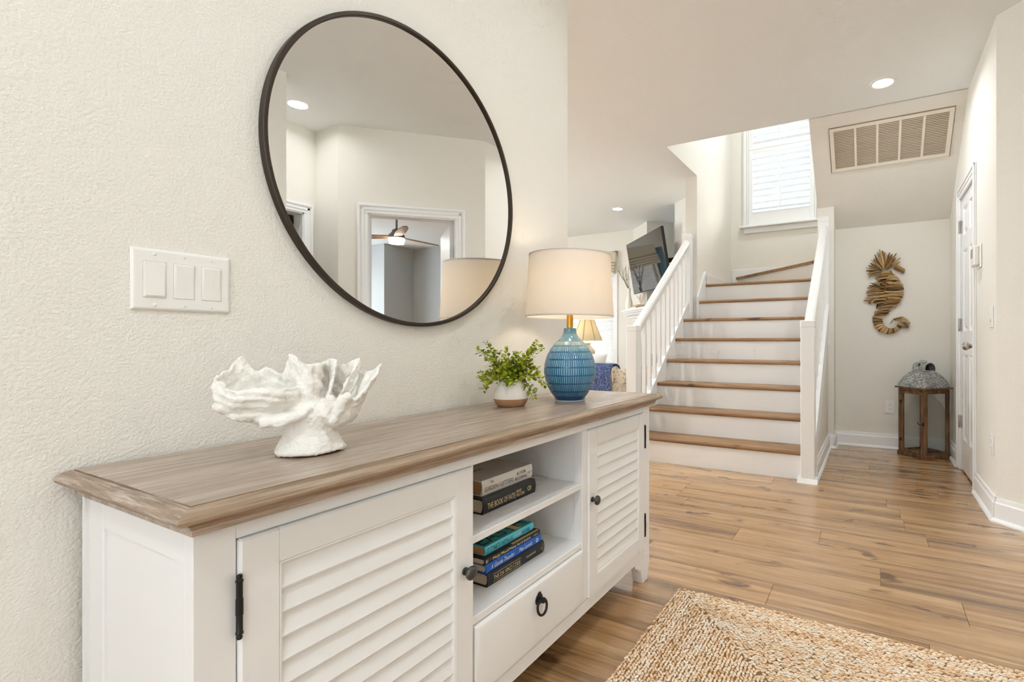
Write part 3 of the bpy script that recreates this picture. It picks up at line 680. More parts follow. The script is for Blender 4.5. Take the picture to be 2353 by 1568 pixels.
# ------------------------------------------------------------------ triple switch plate
PX0, PX1, PZ0, PZ1 = .398, .559, 1.018, 1.134
sp_ = thing('switch_plate', 'white triple rocker switch plate left of the mirror', 'light switch', ((PX0+PX1)/2, WY, PZ0))
v = []; f = []
steps = [(0, WY-.0005), (0, WY-.002), (.0035, WY-.0055), (.006, WY-.006)]
for ins, y in steps: v += [(PX0+ins, y, PZ0+ins), (PX1-ins, y, PZ0+ins), (PX1-ins, y, PZ1-ins), (PX0+ins, y, PZ1-ins)]
for k in range(3):
    for i in range(4): f.append((4*k+i, 4*k+(i+1) % 4, 4*k+4+(i+1) % 4, 4*k+4+i))
f += [(12, 13, 14, 15), (3, 2, 1, 0)]
MB().add(v, f).build('plate', M_plastic, sp_)
M_gap = plain('switch_gap', srgb(196, 192, 184), .6)
for i in range(3):
    xc = (PX0+PX1)/2+(i-1)*.046; zc = (PZ0+PZ1)/2; y = WY-.006
    MB().box(xc-.0175, xc+.0175, y-.0001, y+.002, zc-.0345, zc+.0345).build('rocker_gap', M_gap, sp_)
    rk = MB().box(xc-.0168, xc+.0168, y-.0010, y+.002, zc-.0338, zc+.0338, .0008).build('rocker_frame', M_plastic, sp_)
    t = (.0028, -.0002) if i == 0 else (-.0002, .0028)
    h, wd = .0305, .0138; yy = y-.0012
    v = [(xc-wd, yy-t[0], zc-h), (xc+wd, yy-t[0], zc-h), (xc+wd, yy-t[1], zc+h), (xc-wd, yy-t[1], zc+h), (xc-wd, y, zc-h), (xc+wd, y, zc-h), (xc+wd, y, zc+h), (xc-wd, y, zc+h)]
    MB().add(v, [(0, 1, 2, 3), (7, 6, 5, 4), (0, 1, 5, 4), (1, 2, 6, 5), (2, 3, 7, 6), (3, 0, 4, 7)]).build('rocker', M_plastic, rk)
    for dz in (-.048, .048):
        s_ = MB().lathe([(0, y-.0014), (.0022, y-.0010), (.003, y), (0, y)], 14, (xc, 0, zc+dz), 'y').build('screw', M_plastic, sp_, 40)
        MB().box(xc-.0003, xc+.0003, y-.00145, y-.0008, zc+dz-.0024, zc+dz+.0024).build('slot', M_gap, s_)

# ------------------------------------------------------------------ coral sculpture
def coral():
    t = thing('coral_sculpture', 'white ruffled coral sculpture standing on the sideboard', 'sculpture', (.590, .965, .744), math.atan2(-.521, .854))
    mb = MB()          # local: x to the right as seen, y away, z up
    mb.lathe([(0, 0), (.064, 0), (.066, .004), (.060, .016), (.050, .034), (.047, .048), (.050, .062), (.055, .075), (.048, .090), (.02, .098), (0, .1)], 40)
    def crom(P, n, closed):
        P = [Vector(p) for p in P]; m = len(P); out = []
        segs = m if closed else m-1
        for i in range(segs):
            g = (lambda k: P[k % m]) if closed else (lambda k: P[min(max(k, 0), m-1)])
            p0, p1, p2, p3 = g(i-1), g(i), g(i+1), g(i+2)
            for j in range(n):
                t = j/n; out.append(.5*((2*p1)+(p2-p0)*t+(2*p0-5*p1+4*p2-p3)*t*t+(3*p1-p0-3*p2+p3)*t**3))
        if not closed: out.append(P[-1])
        return out
    def sheet(rim, base, th=.009, bulge=.0, closed=False, n=9, nv=12, wave=.004, seed=0, rise=.75):
        # a ruffled wall between a base curve and a rim curve, given a thickness; closed = cup with a floor
        rs = np.random.RandomState(seed); ph = rs.uniform(0, 6.28, 5)
        R = crom(rim, n, closed); B = crom(base, n, closed); m = len(R); cen = sum(B, Vector())/m
        cols = []
        for i in range(m):
            d = (R[(i+1) % m]-R[i-1]) if closed else (R[min(i+1, m-1)]-R[max(i-1, 0)]); nn = Vector((d.y, -d.x, 0)).normalized()
            u = i/m*2*PI
            col = []
            for side in (1, -1):
                rng = range(nv+1) if side == 1 else range(nv, -1, -1)
                for j in rng:
                    v = j/nv; p = B[i].lerp(R[i], v); p.z = B[i].z+(R[i].z-B[i].z)*v**rise
                    w = bulge*math.sin(PI*v**.8)+wave*v*(math.sin(7*u+ph[0])+.7*math.sin(13*u+ph[1]+2*v))+.002*math.sin(22*v+3*u+ph[2])
                    t = th*(1-.35*v)
                    col.append(p+nn*(w+side*t/2))
            cols.append(col)
        k = len(cols[0]); v = [tuple(p) for c_ in cols for p in c_]; f = []
        for i in range(m if closed else m-1):
            i2 = (i+1) % m
            for j in range(k-1): f.append((i*k+j, i2*k+j, i2*k+j+1, i*k+j+1))
            if not closed: f.append((i*k+k-1, i2*k+k-1, i2*k, i*k))
        if closed:
            f.append(tuple(i*k for i in range(m))); f.append(tuple(i*k+k-1 for i in range(m-1, -1, -1)))
            for q in range(len(v)):      # inner floor is raised so that the cup keeps a bottom
                if q % k == k-1: v[q] = (v[q][0], v[q][1], v[q][2]+.012)
        else:
            f.append(tuple(range(k))); f.append(tuple((m-1)*k+j for j in range(k-1, -1, -1)))
        mb.add(v, f)
    def ell(c, ax, ay, z, pts):   # base ring matching the azimuths of the rim points
        return [(c[0]+ax*math.cos(a), c[1]+ay*math.sin(a), z) for a in [math.atan2((p[1]-c[1])/ay, (p[0]-c[0])/ax) for p in pts]]
    # left cup, counter-clockwise from the right
    rim = [(-.026, -.005, .134), (-.036, .030, .150), (-.062, .046, .158), (-.080, .052, .171), (-.100, .054, .160), (-.124, .050, .192), (-.142, .040, .168), (-.156, .012, .162), (-.152, -.016, .150), (-.138, -.046, .137), (-.115, -.060, .133), (-.085, -.064, .136), (-.055, -.056, .130), (-.034, -.034, .131)]
    sheet(rim, ell((-.088, -.004), .045, .034, .084, rim), .011, .014, True, seed=1, wave=.0035, rise=.9)
    # lower lobe under the left cup and its twin ruffle
    def lump(c, r, seed):
        rs = np.random.RandomState(seed); ph = rs.uniform(0, 6.28, 4)
        def fn(u, v):
            a = 2*PI*u; b = PI*(v-.5); k = 1+.05*math.sin(3*a+ph[0])*math.cos(b)+.03*math.sin(6*a+ph[1]+3*b)
            return (c[0]+r[0]*k*math.cos(b)*math.cos(a), c[1]+r[1]*k*math.cos(b)*math.sin(a), c[2]+r[2]*k*math.sin(b))
        mb.grid(fn, 32, 16)
    lump((-.098, -.012, .084), (.046, .042, .016), 3); lump((-.062, -.028, .075), (.040, .03, .014), 4)
    lump((-.060, 0, .078), (.055, .04, .020), 5); lump((-.1, .0, .098), (.070, .05, .020), 12)
    # diagonal ridge in front of the cup
    mb.tube([(-.085, -.056, .068), (-.050, -.060, .070), (-.015, -.056, .080), (.002, -.050, .094)], [.010, .011, .009, .005], 10)
    # centre flute and the folds behind and beside it
    sheet([(-.052, .030, .150), (-.040, .022, .186), (-.036, .006, .198), (-.024, -.018, .190), (-.006, -.032, .178), (.010, -.030, .175), (.022, -.014, .176), (.022, .012, .178), (.030, .024, .180)],
          [(-.030, .026, .09), (-.026, .016, .085), (-.022, .004, .082), (-.016, -.018, .078), (-.006, -.028, .074), (.004, -.027, .074), (.011, -.014, .08), (.012, .008, .085), (.016, .022, .09)], .008, 0, False, 8, 14, .0015, 3, 1.0)
    sheet([(.030, .024, .180), (.040, .014, .184), (.047, -.002, .180), (.043, -.016, .158), (.036, -.024, .128)], [(.018, .022, .09), (.024, .012, .086), (.028, -.002, .082), (.028, -.014, .08), (.026, -.022, .08)], .008, 0, False, 8, 12, .001, 4, 1.0)
    sheet([(.036, .030, .176), (.054, .026, .174), (.072, .024, .176), (.086, .024, .184), (.098, .018, .190)], [(.03, .03, .09), (.045, .028, .088), (.058, .026, .09), (.07, .024, .096), (.084, .02, .104)], .008, 0, False, 8, 12, .002, 5, 1.0)
    sheet([(.098, .018, .190), (.084, .004, .168), (.070, -.006, .146), (.060, -.020, .124), (.050, -.030, .112)], [(.084, .016, .10), (.072, .004, .092), (.062, -.006, .086), (.052, -.018, .08), (.044, -.028, .078)], .008, 0, False, 8, 12, .001, 6, 1.0)
    # right cup
    rim = [(.138, .004, .174), (.124, .028, .160), (.104, .040, .158), (.080, .046, .166), (.050, .044, .168), (.030, .030, .150), (.020, -.006, .110), (.030, -.038, .104), (.052, -.050, .100), (.080, -.046, .106), (.104, -.034, .124), (.124, -.016, .152)]
    sheet(rim, ell((.050, -.004), .034, .034, .062, rim), .010, -.004, True, seed=8, wave=.002, rise=1.0)
    # front knuckle fold
    mb.tube([(.040, -.046, .060), (.052, -.052, .085), (.060, -.052, .106), (.068, -.046, .110), (.074, -.038, .100)], [.010, .012, .011, .010, .008], 12)
    mb.tube([(.030, -.046, .070), (.036, -.050, .095), (.034, -.046, .112)], [.010, .009, .007], 10)
    lump((.05, -.012, .075), (.040, .042, .030), 9); lump((0, -.004, .086), (.045, .04, .022), 10)
    o = mb.build('coral_body', None, t, 180, local=True)
    rm = o.modifiers.new('remesh', 'REMESH'); rm.mode = 'VOXEL'; rm.voxel_size = .0021; rm.use_smooth_shade = True
    sm = o.modifiers.new('smooth', 'SMOOTH'); sm.iterations = 3; sm.factor = .5
    for nm, sc, st in (('ruffle', .030, .010), ('crease', .008, .0036)):
        tx = bpy.data.textures.new(nm, 'CLOUDS'); tx.noise_scale = sc; tx.noise_depth = 2
        dm = o.modifiers.new(nm, 'DISPLACE'); dm.texture = tx; dm.strength = st; dm.mid_level = .5; dm.texture_coords = 'LOCAL'
        vg = o
    o.location.z = .0036; o.scale = (.915, .915, .955)
    m = NT('coral_plaster'); v = m.coord(); m.set(srgb(244, 241, 234), .8, 0, .3)
    m.bump(m.noise(m.coord(scale=(1, 1, 3)), 170, 4, .6), .5, .003); o.data.materials.append(m.m)
coral()

# ------------------------------------------------------------------ potted plant
pt = thing('potted_plant', 'small leafy plant in a white and tan pot beside the blue lamp', 'plant', (1.325, 1.062, .744))
m = NT('speckled_glaze'); v = m.coord(); n0 = m.noise(v, 420, 2); m.set(m.ramp(n0, [(.30, srgb(176, 160, 140)), (.37, srgb(236, 231, 222))]), .5); M_glaze = m.m
M_clay = plain('raw_clay', srgb(176, 138, 102), .8, 0, .2, (300, .1, .001)); M_soil = plain('dark_moss', srgb(36, 38, 24), .95)
P0 = (1.325, 1.062, .744)
MB().lathe([(0, .001), (.041, 0), (.044, .002), (.051, .010), (.0555, .020), (.0568, .0262)], 48, P0).build('pot_base', M_clay, pt, 60)
MB().lathe([(.0568, .0262), (.0572, .029), (.0555, .042), (.049, .060), (.040, .077), (.0335, .086), (.0315, .087), (.0305, .084), (.038, .070), (.030, .068)], 48, P0).build('pot', M_glaze, pt, 60)
MB().lathe([(0, .081), (.02, .0815), (.032, .080)], 24, P0).build('soil', M_soil, pt, 60)
m = NT('leaf_green'); oi = m.n('ShaderNodeObjectInfo'); n0 = m.noise(m.coord('Object', rnd=5), 45, 2)
m.set(m.ramp(n0, [(.25, srgb(62, 84, 20)), (.45, srgb(136, 152, 30)), (.58, srgb(176, 182, 42)), (.8, srgb(204, 202, 66))]), .5, 0, .35)
m.b.inputs['Subsurface Weight'].default_value = .0; M_leaf = m.m
M_stem = plain('stem_brown', srgb(96, 92, 40), .7)
def sprig(az, el, ln, droop, seed):
    rs = random.Random(seed); b = Vector(P0)+Vector((rs.uniform(-.018, .018), rs.uniform(-.018, .018), .080))
    d = Vector((math.cos(az)*math.cos(el), math.sin(az)*math.cos(el), math.sin(el))); p = b.copy(); pts = [p.copy()]; n = 9
    for i in range(n):
        d = (d+Vector((rs.uniform(-.16, .16), rs.uniform(-.16, .16), -droop*(.4+i/n)))).normalized(); p = p+d*ln/n; pts.append(p.copy())
    if max(q.y for q in pts) > WY-.012:
        pts = [Vector((q.x, min(q.y, WY-.012), q.z)) for q in pts]
    pts = [Vector((q.x, q.y, max(q.z, .755))) for q in pts]
    stem = MB().tube(pts, [.0011*(1-.6*i/n) for i in range(n+1)], 4).build('sprig', M_stem, pt)
    mb = MB(); k = int(ln*300)
    for i in range(k):
        u = (.18+.82*(i+rs.random())/k)*n; a = min(int(u), n-1); q = pts[a].lerp(pts[a+1], u-a)
        t = (pts[a+1]-pts[a]).normalized(); o = Vector((rs.gauss(0, 1), rs.gauss(0, 1), rs.gauss(.3, 1))); o = (o-t*o.dot(t)).normalized()
        dd = (o+t*rs.uniform(.1, .7)).normalized(); s = rs.uniform(.0050, .0082); side = dd.cross(Vector((rs.gauss(0, .4), rs.gauss(0, .4), 1))).normalized(); up = side.cross(dd).normalized()
        base = q+dd*rs.uniform(.002, .006); 
        v = [q, base+side*.0004, base, ]
        L = [(0, 0, 0), (.35, .62, .14), (.9, .85, .2), (1.5, .62, .12), (1.8, 0, -.05), (1.5, -.62, .12), (.9, -.85, .2), (.35, -.62, .14), (.9, 0, -.02)]
        vv = [tuple(base+dd*(x*s)+side*(y*s)+up*(z*s)) for x, y, z in L]
        mb.add(vv, [(8, i2, (i2+1) % 8) for i2 in range(8)])
        mb.add([tuple(q), tuple(base+side*.0004), tuple(base-side*.0004)], [(0, 1, 2)])
    lv = mb.build('leaves', M_leaf, stem, 80, normals=False); lv['kind'] = 'stuff'
k = 0
rs = random.Random(3)
for az_, el_, ln_, dr_ in ((2.75, .75, .165, .06), (2.5, 1.0, .15, .03), (2.95, .15, .14, .02), (2.2, 1.1, .12, .05), (-.75, 1.15, .155, .03), (-.6, 1.0, .15, .06), (-.85, .9, .16, .12), (-.55, .55, .135, .20), (-.8, .35, .12, .25), (-1.2, .25, .105, .34)):
    sprig(az_, el_, ln_, dr_, k); k += 1
for i in range(34):
    sprig(rs.uniform(0, 2*PI), rs.uniform(.45, 1.35), rs.uniform(.075, .12), rs.uniform(.03, .22), 50+i)

# ------------------------------------------------------------------ blue table lamp
LP = (1.556, .976, .744)
lt = thing('table_lamp', 'lit table lamp with a ribbed blue ceramic base and white drum shade', 'lamp', LP)
pr = [(.050, 0), (.053, .003), (.055, .010), (.068, .028), (.080, .048), (.0885, .070), (.0935, .094), (.0945, .112), (.0925, .132), (.0865, .156), (.078, .176), (.066, .195), (.052, .211), (.038, .224), (.028, .235), (.0235, .246), (.0225, .258), (.0225, .2625)]
zz = np.array([q[1] for q in pr]); rr = np.array([q[0] for q in pr])
NS, NV = 416, 190; nst = 72
zs_ = np.linspace(0, .2625, NV); 
def smooth_r(z):   # cubic-ish interpolation by sampling neighbours
    return np.interp(z, zz, rr)
rad = np.mean([smooth_r(np.clip(zs_+d, 0, .2625)) for d in np.linspace(-.007, .007, 9)], axis=0); rad[:3] = smooth_r(zs_[:3]); rad[-3:] = .0225
bands = [(.0185, .0350), (.0375, .0640), (.0665, .0930), (.0955, .1220), (.1245, .1500), (.1525, .1760), (.1785, .1975), (.2, .2150)]
ang = np.arange(NS)/NS*2*PI
prof_s = np.zeros(NV)
for a, b in bands: prof_s = np.maximum(prof_s, np.clip((zs_-a)/.0025, 0, 1)*np.clip((b-zs_)/.0025, 0, 1))
cs = .5+.5*np.cos(ang*nst); cs = np.clip((cs-.45)/.3, 0, 1)
D_ = prof_s[:, None]*cs[None, :]
Rm = rad[:, None]-.0011*D_
vx = np.stack([Rm*np.cos(ang), Rm*np.sin(ang), np.repeat(zs_[:, None], NS, 1)], -1).reshape(-1, 3)
I = np.arange(NV-1)[:, None]*NS; J = np.arange(NS)[None, :]; J2 = (J+1) % NS
fc = np.stack([I+J, I+J2, I+NS+J2, I+NS+J], -1).reshape(-1, 4)
me = bpy.data.meshes.new('lamp_base'); me.from_pydata(vx.tolist(), [], fc.tolist()+[list(range(NS-1, -1, -1)), list(range((NV-1)*NS, NV*NS))]); me.polygons.foreach_set('use_smooth', [True]*len(me.polygons))
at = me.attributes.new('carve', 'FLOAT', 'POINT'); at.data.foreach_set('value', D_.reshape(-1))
lb = bpy.data.objects.new('lamp_base', me); C.objects.link(lb); lb.parent = lt
m = NT('blue_reactive_glaze'); an = m.n('ShaderNodeAttribute'); an.attribute_name = 'carve'
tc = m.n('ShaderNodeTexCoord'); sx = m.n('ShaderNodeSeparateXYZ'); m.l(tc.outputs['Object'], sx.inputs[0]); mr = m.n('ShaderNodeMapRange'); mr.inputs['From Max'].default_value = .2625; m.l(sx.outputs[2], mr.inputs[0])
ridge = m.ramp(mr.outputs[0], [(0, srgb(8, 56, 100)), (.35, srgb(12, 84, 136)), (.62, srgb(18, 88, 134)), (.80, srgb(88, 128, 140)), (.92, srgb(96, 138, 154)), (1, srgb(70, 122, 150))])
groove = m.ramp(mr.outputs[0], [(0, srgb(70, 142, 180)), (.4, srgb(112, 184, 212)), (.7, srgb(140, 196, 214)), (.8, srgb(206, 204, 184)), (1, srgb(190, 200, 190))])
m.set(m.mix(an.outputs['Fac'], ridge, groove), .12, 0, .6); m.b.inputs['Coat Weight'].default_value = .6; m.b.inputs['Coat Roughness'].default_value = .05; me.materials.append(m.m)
MB().lathe([(0, -.0005), (.0535, -.0005), (.0545, .0035), (.052, .004)], 48, LP).build('foot_ring', plain('pale_glaze', srgb(178, 196, 206), .3), lt, 50)
MB().lathe([(0, .2625), (.0095, .2625), (.0115, .264), (.0115, .318), (.0, .318)], 32, LP).build('brass_neck', M_brass, lt, 40)
m = NT('linen_shade'); v = m.coord('Object', (1, 1, 1)); t1 = m.noise(m.coord('Object', (260, 260, 900)), 1, 2); m.t.nodes.remove(m.b)
df = m.n('ShaderNodeBsdfDiffuse'); df.inputs[0].default_value = srgb(247, 244, 240); tl = m.n('ShaderNodeBsdfTranslucent'); tl.inputs[0].default_value = srgb(250, 242, 230)
ms = m.n('ShaderNodeMixShader'); ms.inputs[0].default_value = .5; m.l(df.outputs[0], ms.inputs[1]); m.l(tl.outputs[0], ms.inputs[2]); m.l(ms.outputs[0], m.out.inputs[0])
bp = m.n('ShaderNodeBump'); bp.inputs['Strength'].default_value = .15; bp.inputs['Distance'].default_value = .001; m.l(t1, bp.inputs['Height']); m.l(bp.outputs[0], df.inputs['Normal']); M_shade = m.m
sh = MB().lathe([(.161, .304), (.1483, .529), (.1470, .529), (.1597, .304)], 96, LP, closed=True).build('lamp_shade', M_shade, lt, 60)
for q in ([(.1613, .303), (.1617, .308), (.1590, .308), (.1590, .303)], [(.1480, .524), (.1488, .530), (.1462, .530), (.1462, .524)]): MB().lathe(q, 96, LP, closed=True).build('shade_trim', M_shade, sh, 60)
mb = MB()
for i in range(3):
    a = i*2*PI/3+.4; mb.tube([(LP[0]+.012*math.cos(a), LP[1]+.012*math.sin(a), LP[2]+.500), (LP[0]+.148*math.cos(a), LP[1]+.148*math.sin(a), LP[2]+.522)], .0012, 6)
mb.torus(.012, .0015, (LP[0], LP[1], LP[2]+.500), 'z', 16, 6); mb.build('spider', M_brass, lt)
MB().lathe([(.011, .318), (.016, .320), (.016, .352), (.012, .356)], 20, LP).build('socket', M_brass, lt, 40)
MB().lathe([(.012, .356), (.014, .372), (.028, .402), (.030, .420), (.024, .438), (.010, .448), (0, .449)], 24, LP).build('bulb', emit('warm_bulb', (1, .78, .5), 14), lt, 60)
l = bpy.data.lights.new('lamp_bulb', 'POINT'); l.energy = 5.5; l.color = (1, .955, .90); l.shadow_soft_size = .033
lo = bpy.data.objects.new('lamp_bulb_light', l); C.objects.link(lo); lo.location = (LP[0], LP[1], LP[2]+.415); lo.visible_camera = True

# ------------------------------------------------------------------ braided jute rug
RX0, RX1, RY0, RY1 = .30, 1.838, -.52, .657
rg = thing('jute_rug', 'rectangular braided jute rug on the plank floor', 'rug', ((RX0+RX1)/2, (RY0+RY1)/2, 0))
m = NT('jute_backing'); m.set(srgb(150, 112, 66), .95); MB().box(RX0+.006, RX1-.006, RY0+.006, RY1-.006, .0008, .007).build('backing', m.m, rg)
m = NT('jute'); an = m.n('ShaderNodeAttribute'); an.attribute_name = 'tone'; fib = m.noise(m.coord('Object', (1, 1, 1)), 700, 2)
col = m.ramp(an.outputs['Fac'], [(0, srgb(202, 160, 116)), (.3, srgb(240, 205, 166)), (.65, srgb(252, 230, 202)), (1, srgb(254, 246, 232))]); m.set(m.mix(.35, col, m.ramp(fib, [(.3, (.75, .73, .71)), (.7, (1, 1, 1))]), 'MULTIPLY'), .9, 0, .15); M_jute = m.m
def rug_mesh():
    rs = np.random.RandomState(5)
    base = []
    for j, zz_ in enumerate((-.9, -.2, .55, .98)):
        r = math.sqrt(max(0, 1-zz_*zz_)); 
        for k in range(6): base.append((r*math.cos(k*PI/3+j*.5), r*math.sin(k*PI/3+j*.5), zz_))
    base = np.array(base); bf = []
    for j in range(3):
        for k in range(6): bf.append((j*6+k, j*6+(k+1) % 6, (j+1)*6+(k+1) % 6, (j+1)*6+k))
    top = (18, 19, 20, 21, 22, 23)
    C_, T_, O_ = [], [], []
    rowp = .0105; step = .0122
    nrows = 48
    # row tones vary smoothly from band to band
    band = np.interp(np.arange(nrows), np.arange(0, nrows+8, 5), rs.uniform(.25, .75, len(np.arange(0, nrows+8, 5))))
    for q in range(nrows):
        ins = .006+q*rowp; x0, x1, y0, y1 = RX0+ins, RX1-ins, RY0+ins, RY1-ins
        if x1-x0 < .02 or y1-y0 < .02: break
        for side in range(4):
            if side == 0: a, b, dirn = (x1, y1), (x0, y1), (-1, 0)
            elif side == 1: a, b, dirn = (x0, y0), (x1, y0), (1, 0)
            elif side == 2: a, b, dirn = (x1, y0), (x1, y1), (0, 1)
            else: a, b, dirn = (x0, y1), (x0, y0), (0, -1)
            L = math.hypot(b[0]-a[0], b[1]-a[1]); n = int(L/step)
            for i in range(n):
                t = (i+.5*(q % 2))*step
                px, py = a[0]+dirn[0]*t, a[1]+dirn[1]*t
                C_.append((px+rs.normal(0, .0011), py+rs.normal(0, .0011), .0085+rs.normal(0, .0008)))
                T_.append(math.atan2(dirn[1], dirn[0])+(.42 if q % 2 else -.42)+rs.normal(0, .16)); O_.append(band[q]+rs.normal(0, .2))
    C_ = np.array(C_); T_ = np.array(T_); n = len(C_)
    sx = rs.uniform(.0078, .0106, n); sy = rs.uniform(.0040, .0052, n); sz = rs.uniform(.0034, .0046, n)
    P = base[None]*np.stack([sx, sy, sz], -1)[:, None, :]
    ct, stt = np.cos(T_)[:, None], np.sin(T_)[:, None]
    X = P[..., 0]*ct-P[..., 1]*stt; Y = P[..., 0]*stt+P[..., 1]*ct
    V = np.stack([X, Y, P[..., 2]], -1)+C_[:, None, :]
    V[..., 2] = np.maximum(V[..., 2], .0006)
    V = V.reshape(-1, 3)-np.array(ROOT[rg.name])
    nb = len(base); F = []
    bfa = np.array(bf)
    allf = (np.arange(n)[:, None, None]*nb+bfa[None]).reshape(-1, 4).tolist()
    allt = (np.arange(n)[:, None]*nb+np.array(top)[None]).tolist()
    me = bpy.data.meshes.new('braid'); me.from_pydata(V.tolist(), [], allf+allt); me.polygons.foreach_set('use_smooth', [True]*len(me.polygons))
    at = me.attributes.new('tone', 'FLOAT', 'POINT'); at.data.foreach_set('value', np.repeat(np.clip(O_, 0, 1), nb))
    o = bpy.data.objects.new('braid', me); C.objects.link(o); o.parent = rg; me.materials.append(M_jute); o['kind'] = 'stuff'
rug_mesh()
# ------------------------------------------------------------------ return air vent on the soffit
ux = Vector((FX+.02-4.21, 0, 1.985-CZ)).normalized()    # down the slope
nz = Vector((ux.z, 0, -ux.x))                            # out of the slope, down to the room
nz = nz if nz.z < 0 else -nz
o0 = Vector((4.30, .300, 0)); o0.z = CZ+(4.30-4.21)*(1.985-CZ)/(FX+.02-4.21)
# local x along -Y (left to right as seen), local y down slope, local z out
MV = Matrix(((0, ux.x, nz.x, o0.x), (-1, ux.y, nz.y, o0.y), (0, ux.z, nz.z, o0.z), (0, 0, 0, 1)))
VW, VH = .815, .405
vt = thing('air_vent', 'wide louvred return air vent on the sloped soffit', 'vent', tuple(MV @ Vector((VW/2, VH, 0))))
M_vent = plain('vent_enamel', srgb(234, 226, 212), .45); M_ventdark = plain('vent_shadow', srgb(172, 156, 132), .9)
MB().box(-.006, VW+.006, -.006, VH+.006, .0005, .004, 0, MV).build('rim', plain('vent_edge', srgb(150, 138, 118), .6), vt)
MB().box(.026, VW-.026, .026, VH-.026, .003, .0045, 0, MV).build('backing', M_ventdark, vt)
mb = MB(); b = .028
mb.box(0, VW, 0, b, .002, .012, .002, MV).box(0, VW, VH-b, VH, .002, .012, .002, MV).box(0, b, b-.002, VH-b+.002, .002, .012, .002, MV).box(VW-b, VW, b-.002, VH-b+.002, .002, .012, .002, MV); mb.build('frame', M_vent, vt)
sec = (VW-2*b)/5
for i in range(1, 5): MB().box(b+i*sec-.008, b+i*sec+.008, b, VH-b, .003, .011, .001, MV).build('mullion', M_vent, vt)
for i in range(5):
    mb = MB(); n = 24; x0 = b+i*sec+.008*(i > 0); x1 = b+(i+1)*sec-.008*(i < 4)
    for k in range(n):
        y = b+.006+(VH-2*b-.004)*k/n; v = [(x0, y, .0102), (x0, y+.0085, .0048), (x0, y+.0093, .0056), (x0, y+.0012, .0112)]
        v = v+[(x1, q[1], q[2]) for q in v]; mb.add(v, [(0, 1, 2, 3), (7, 6, 5, 4), (0, 1, 5, 4), (1, 2, 6, 5), (2, 3, 7, 6), (3, 0, 4, 7)], MV)
    g = mb.build('grille_blades', M_vent, vt); g['kind'] = 'stuff'

# ------------------------------------------------------------------ driftwood seahorse
sh_ = thing('driftwood_seahorse', 'seahorse wall sculpture made of driftwood sticks', 'wall art', (FX, -.10, .985))
m = NT('driftwood'); oi = m.n('ShaderNodeObjectInfo'); n0 = m.noise(m.coord('Object', (30, 30, 30), rnd=4), 1.2, 4)
tone = m.ramp(oi.outputs['Random'], [(0, srgb(96, 70, 42)), (.25, srgb(150, 116, 74)), (.5, srgb(188, 152, 104)), (.8, srgb(216, 186, 138)), (1, srgb(138, 122, 98))])
m.set(m.mix(.5, tone, m.ramp(n0, [(.3, (.55, .5, .45)), (.65, (1, 1, 1))]), 'MULTIPLY'), .8, 0, .2); M_drift = m.m
KX, KZ = .000498, .000605
def sp2(px, pz, off=.02): return (FX-off, .087-(px-130)*KX+.0, 1.773-(pz-110)*KZ)
rs = random.Random(11)
def stick(x0, z0, x1, z1, wd, off=None, bend=0):
    off = off if off is not None else rs.uniform(.012, .034)
    n = 4; pts = []
    for i in range(n+1):
        u = i/n; bx = math.sin(u*PI)*bend; dx, dz = x1-x0, z1-z0; L = math.hypot(dx, dz) or 1
        pts.append(sp2(x0+dx*u-dz/L*bx, z0+dz*u+dx/L*bx, off+.004*math.sin(u*PI)))
    r = wd*KZ/2*.88
    return MB().tube(pts, [r*.62, r*.95, r*1.05, r*.95, r*.55], 6, flat=.9).build('driftwood_stick', M_drift, sh_, 60)
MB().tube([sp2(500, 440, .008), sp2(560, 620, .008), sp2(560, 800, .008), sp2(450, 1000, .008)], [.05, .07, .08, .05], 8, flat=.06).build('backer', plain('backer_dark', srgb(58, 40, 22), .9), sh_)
# mane
for a, L, wd in ((-176, 290, 34), (-168, 300, 26), (-160, 270, 34), (-150, 250, 36), (-141, 270, 30), (-132, 250, 36), (-122, 285, 32), (-112, 300, 34), (-104, 320, 34), (-96, 290, 40), (-88, 270, 30), (-80, 240, 34), (-72, 270, 30), (-62, 260, 34), (-52, 300, 34), (-44, 250, 36), (-35, 300, 34), (-26, 270, 30), (172, 270, 38), (165, 260, 36), (178, 250, 40), (-155, 180, 36), (-118, 190, 36), (-70, 170, 34), (-40, 170, 34)):
    t = math.radians(a); c0 = 40
    stick(490+c0*math.cos(t), 425+c0*math.sin(t), 490+L*math.cos(t), 425+L*math.sin(t)*1.05, wd, None, rs.uniform(-14, 14))
# snout planks
for dz in (0, 36):
    P = [sp2(660-dz*.55, 345+dz, .012), sp2(800-dz*.1, 428+dz*.95, .012)]
    a, b = Vector(P[0]), Vector(P[1]); d = (b-a).normalized(); up = Vector((1, 0, 0)).cross(d); v = []
    for q in (a, b):
        for s in (-1, 1):
            for x in (0, -.016): v.append(tuple(q+up*s*.0105+Vector((x, 0, 0))))
    MB().add(v, [(0, 1, 3, 2), (4, 6, 7, 5), (0, 4, 5, 1), (2, 3, 7, 6), (0, 2, 6, 4), (1, 5, 7, 3)]).build('driftwood_plank', M_drift, sh_)
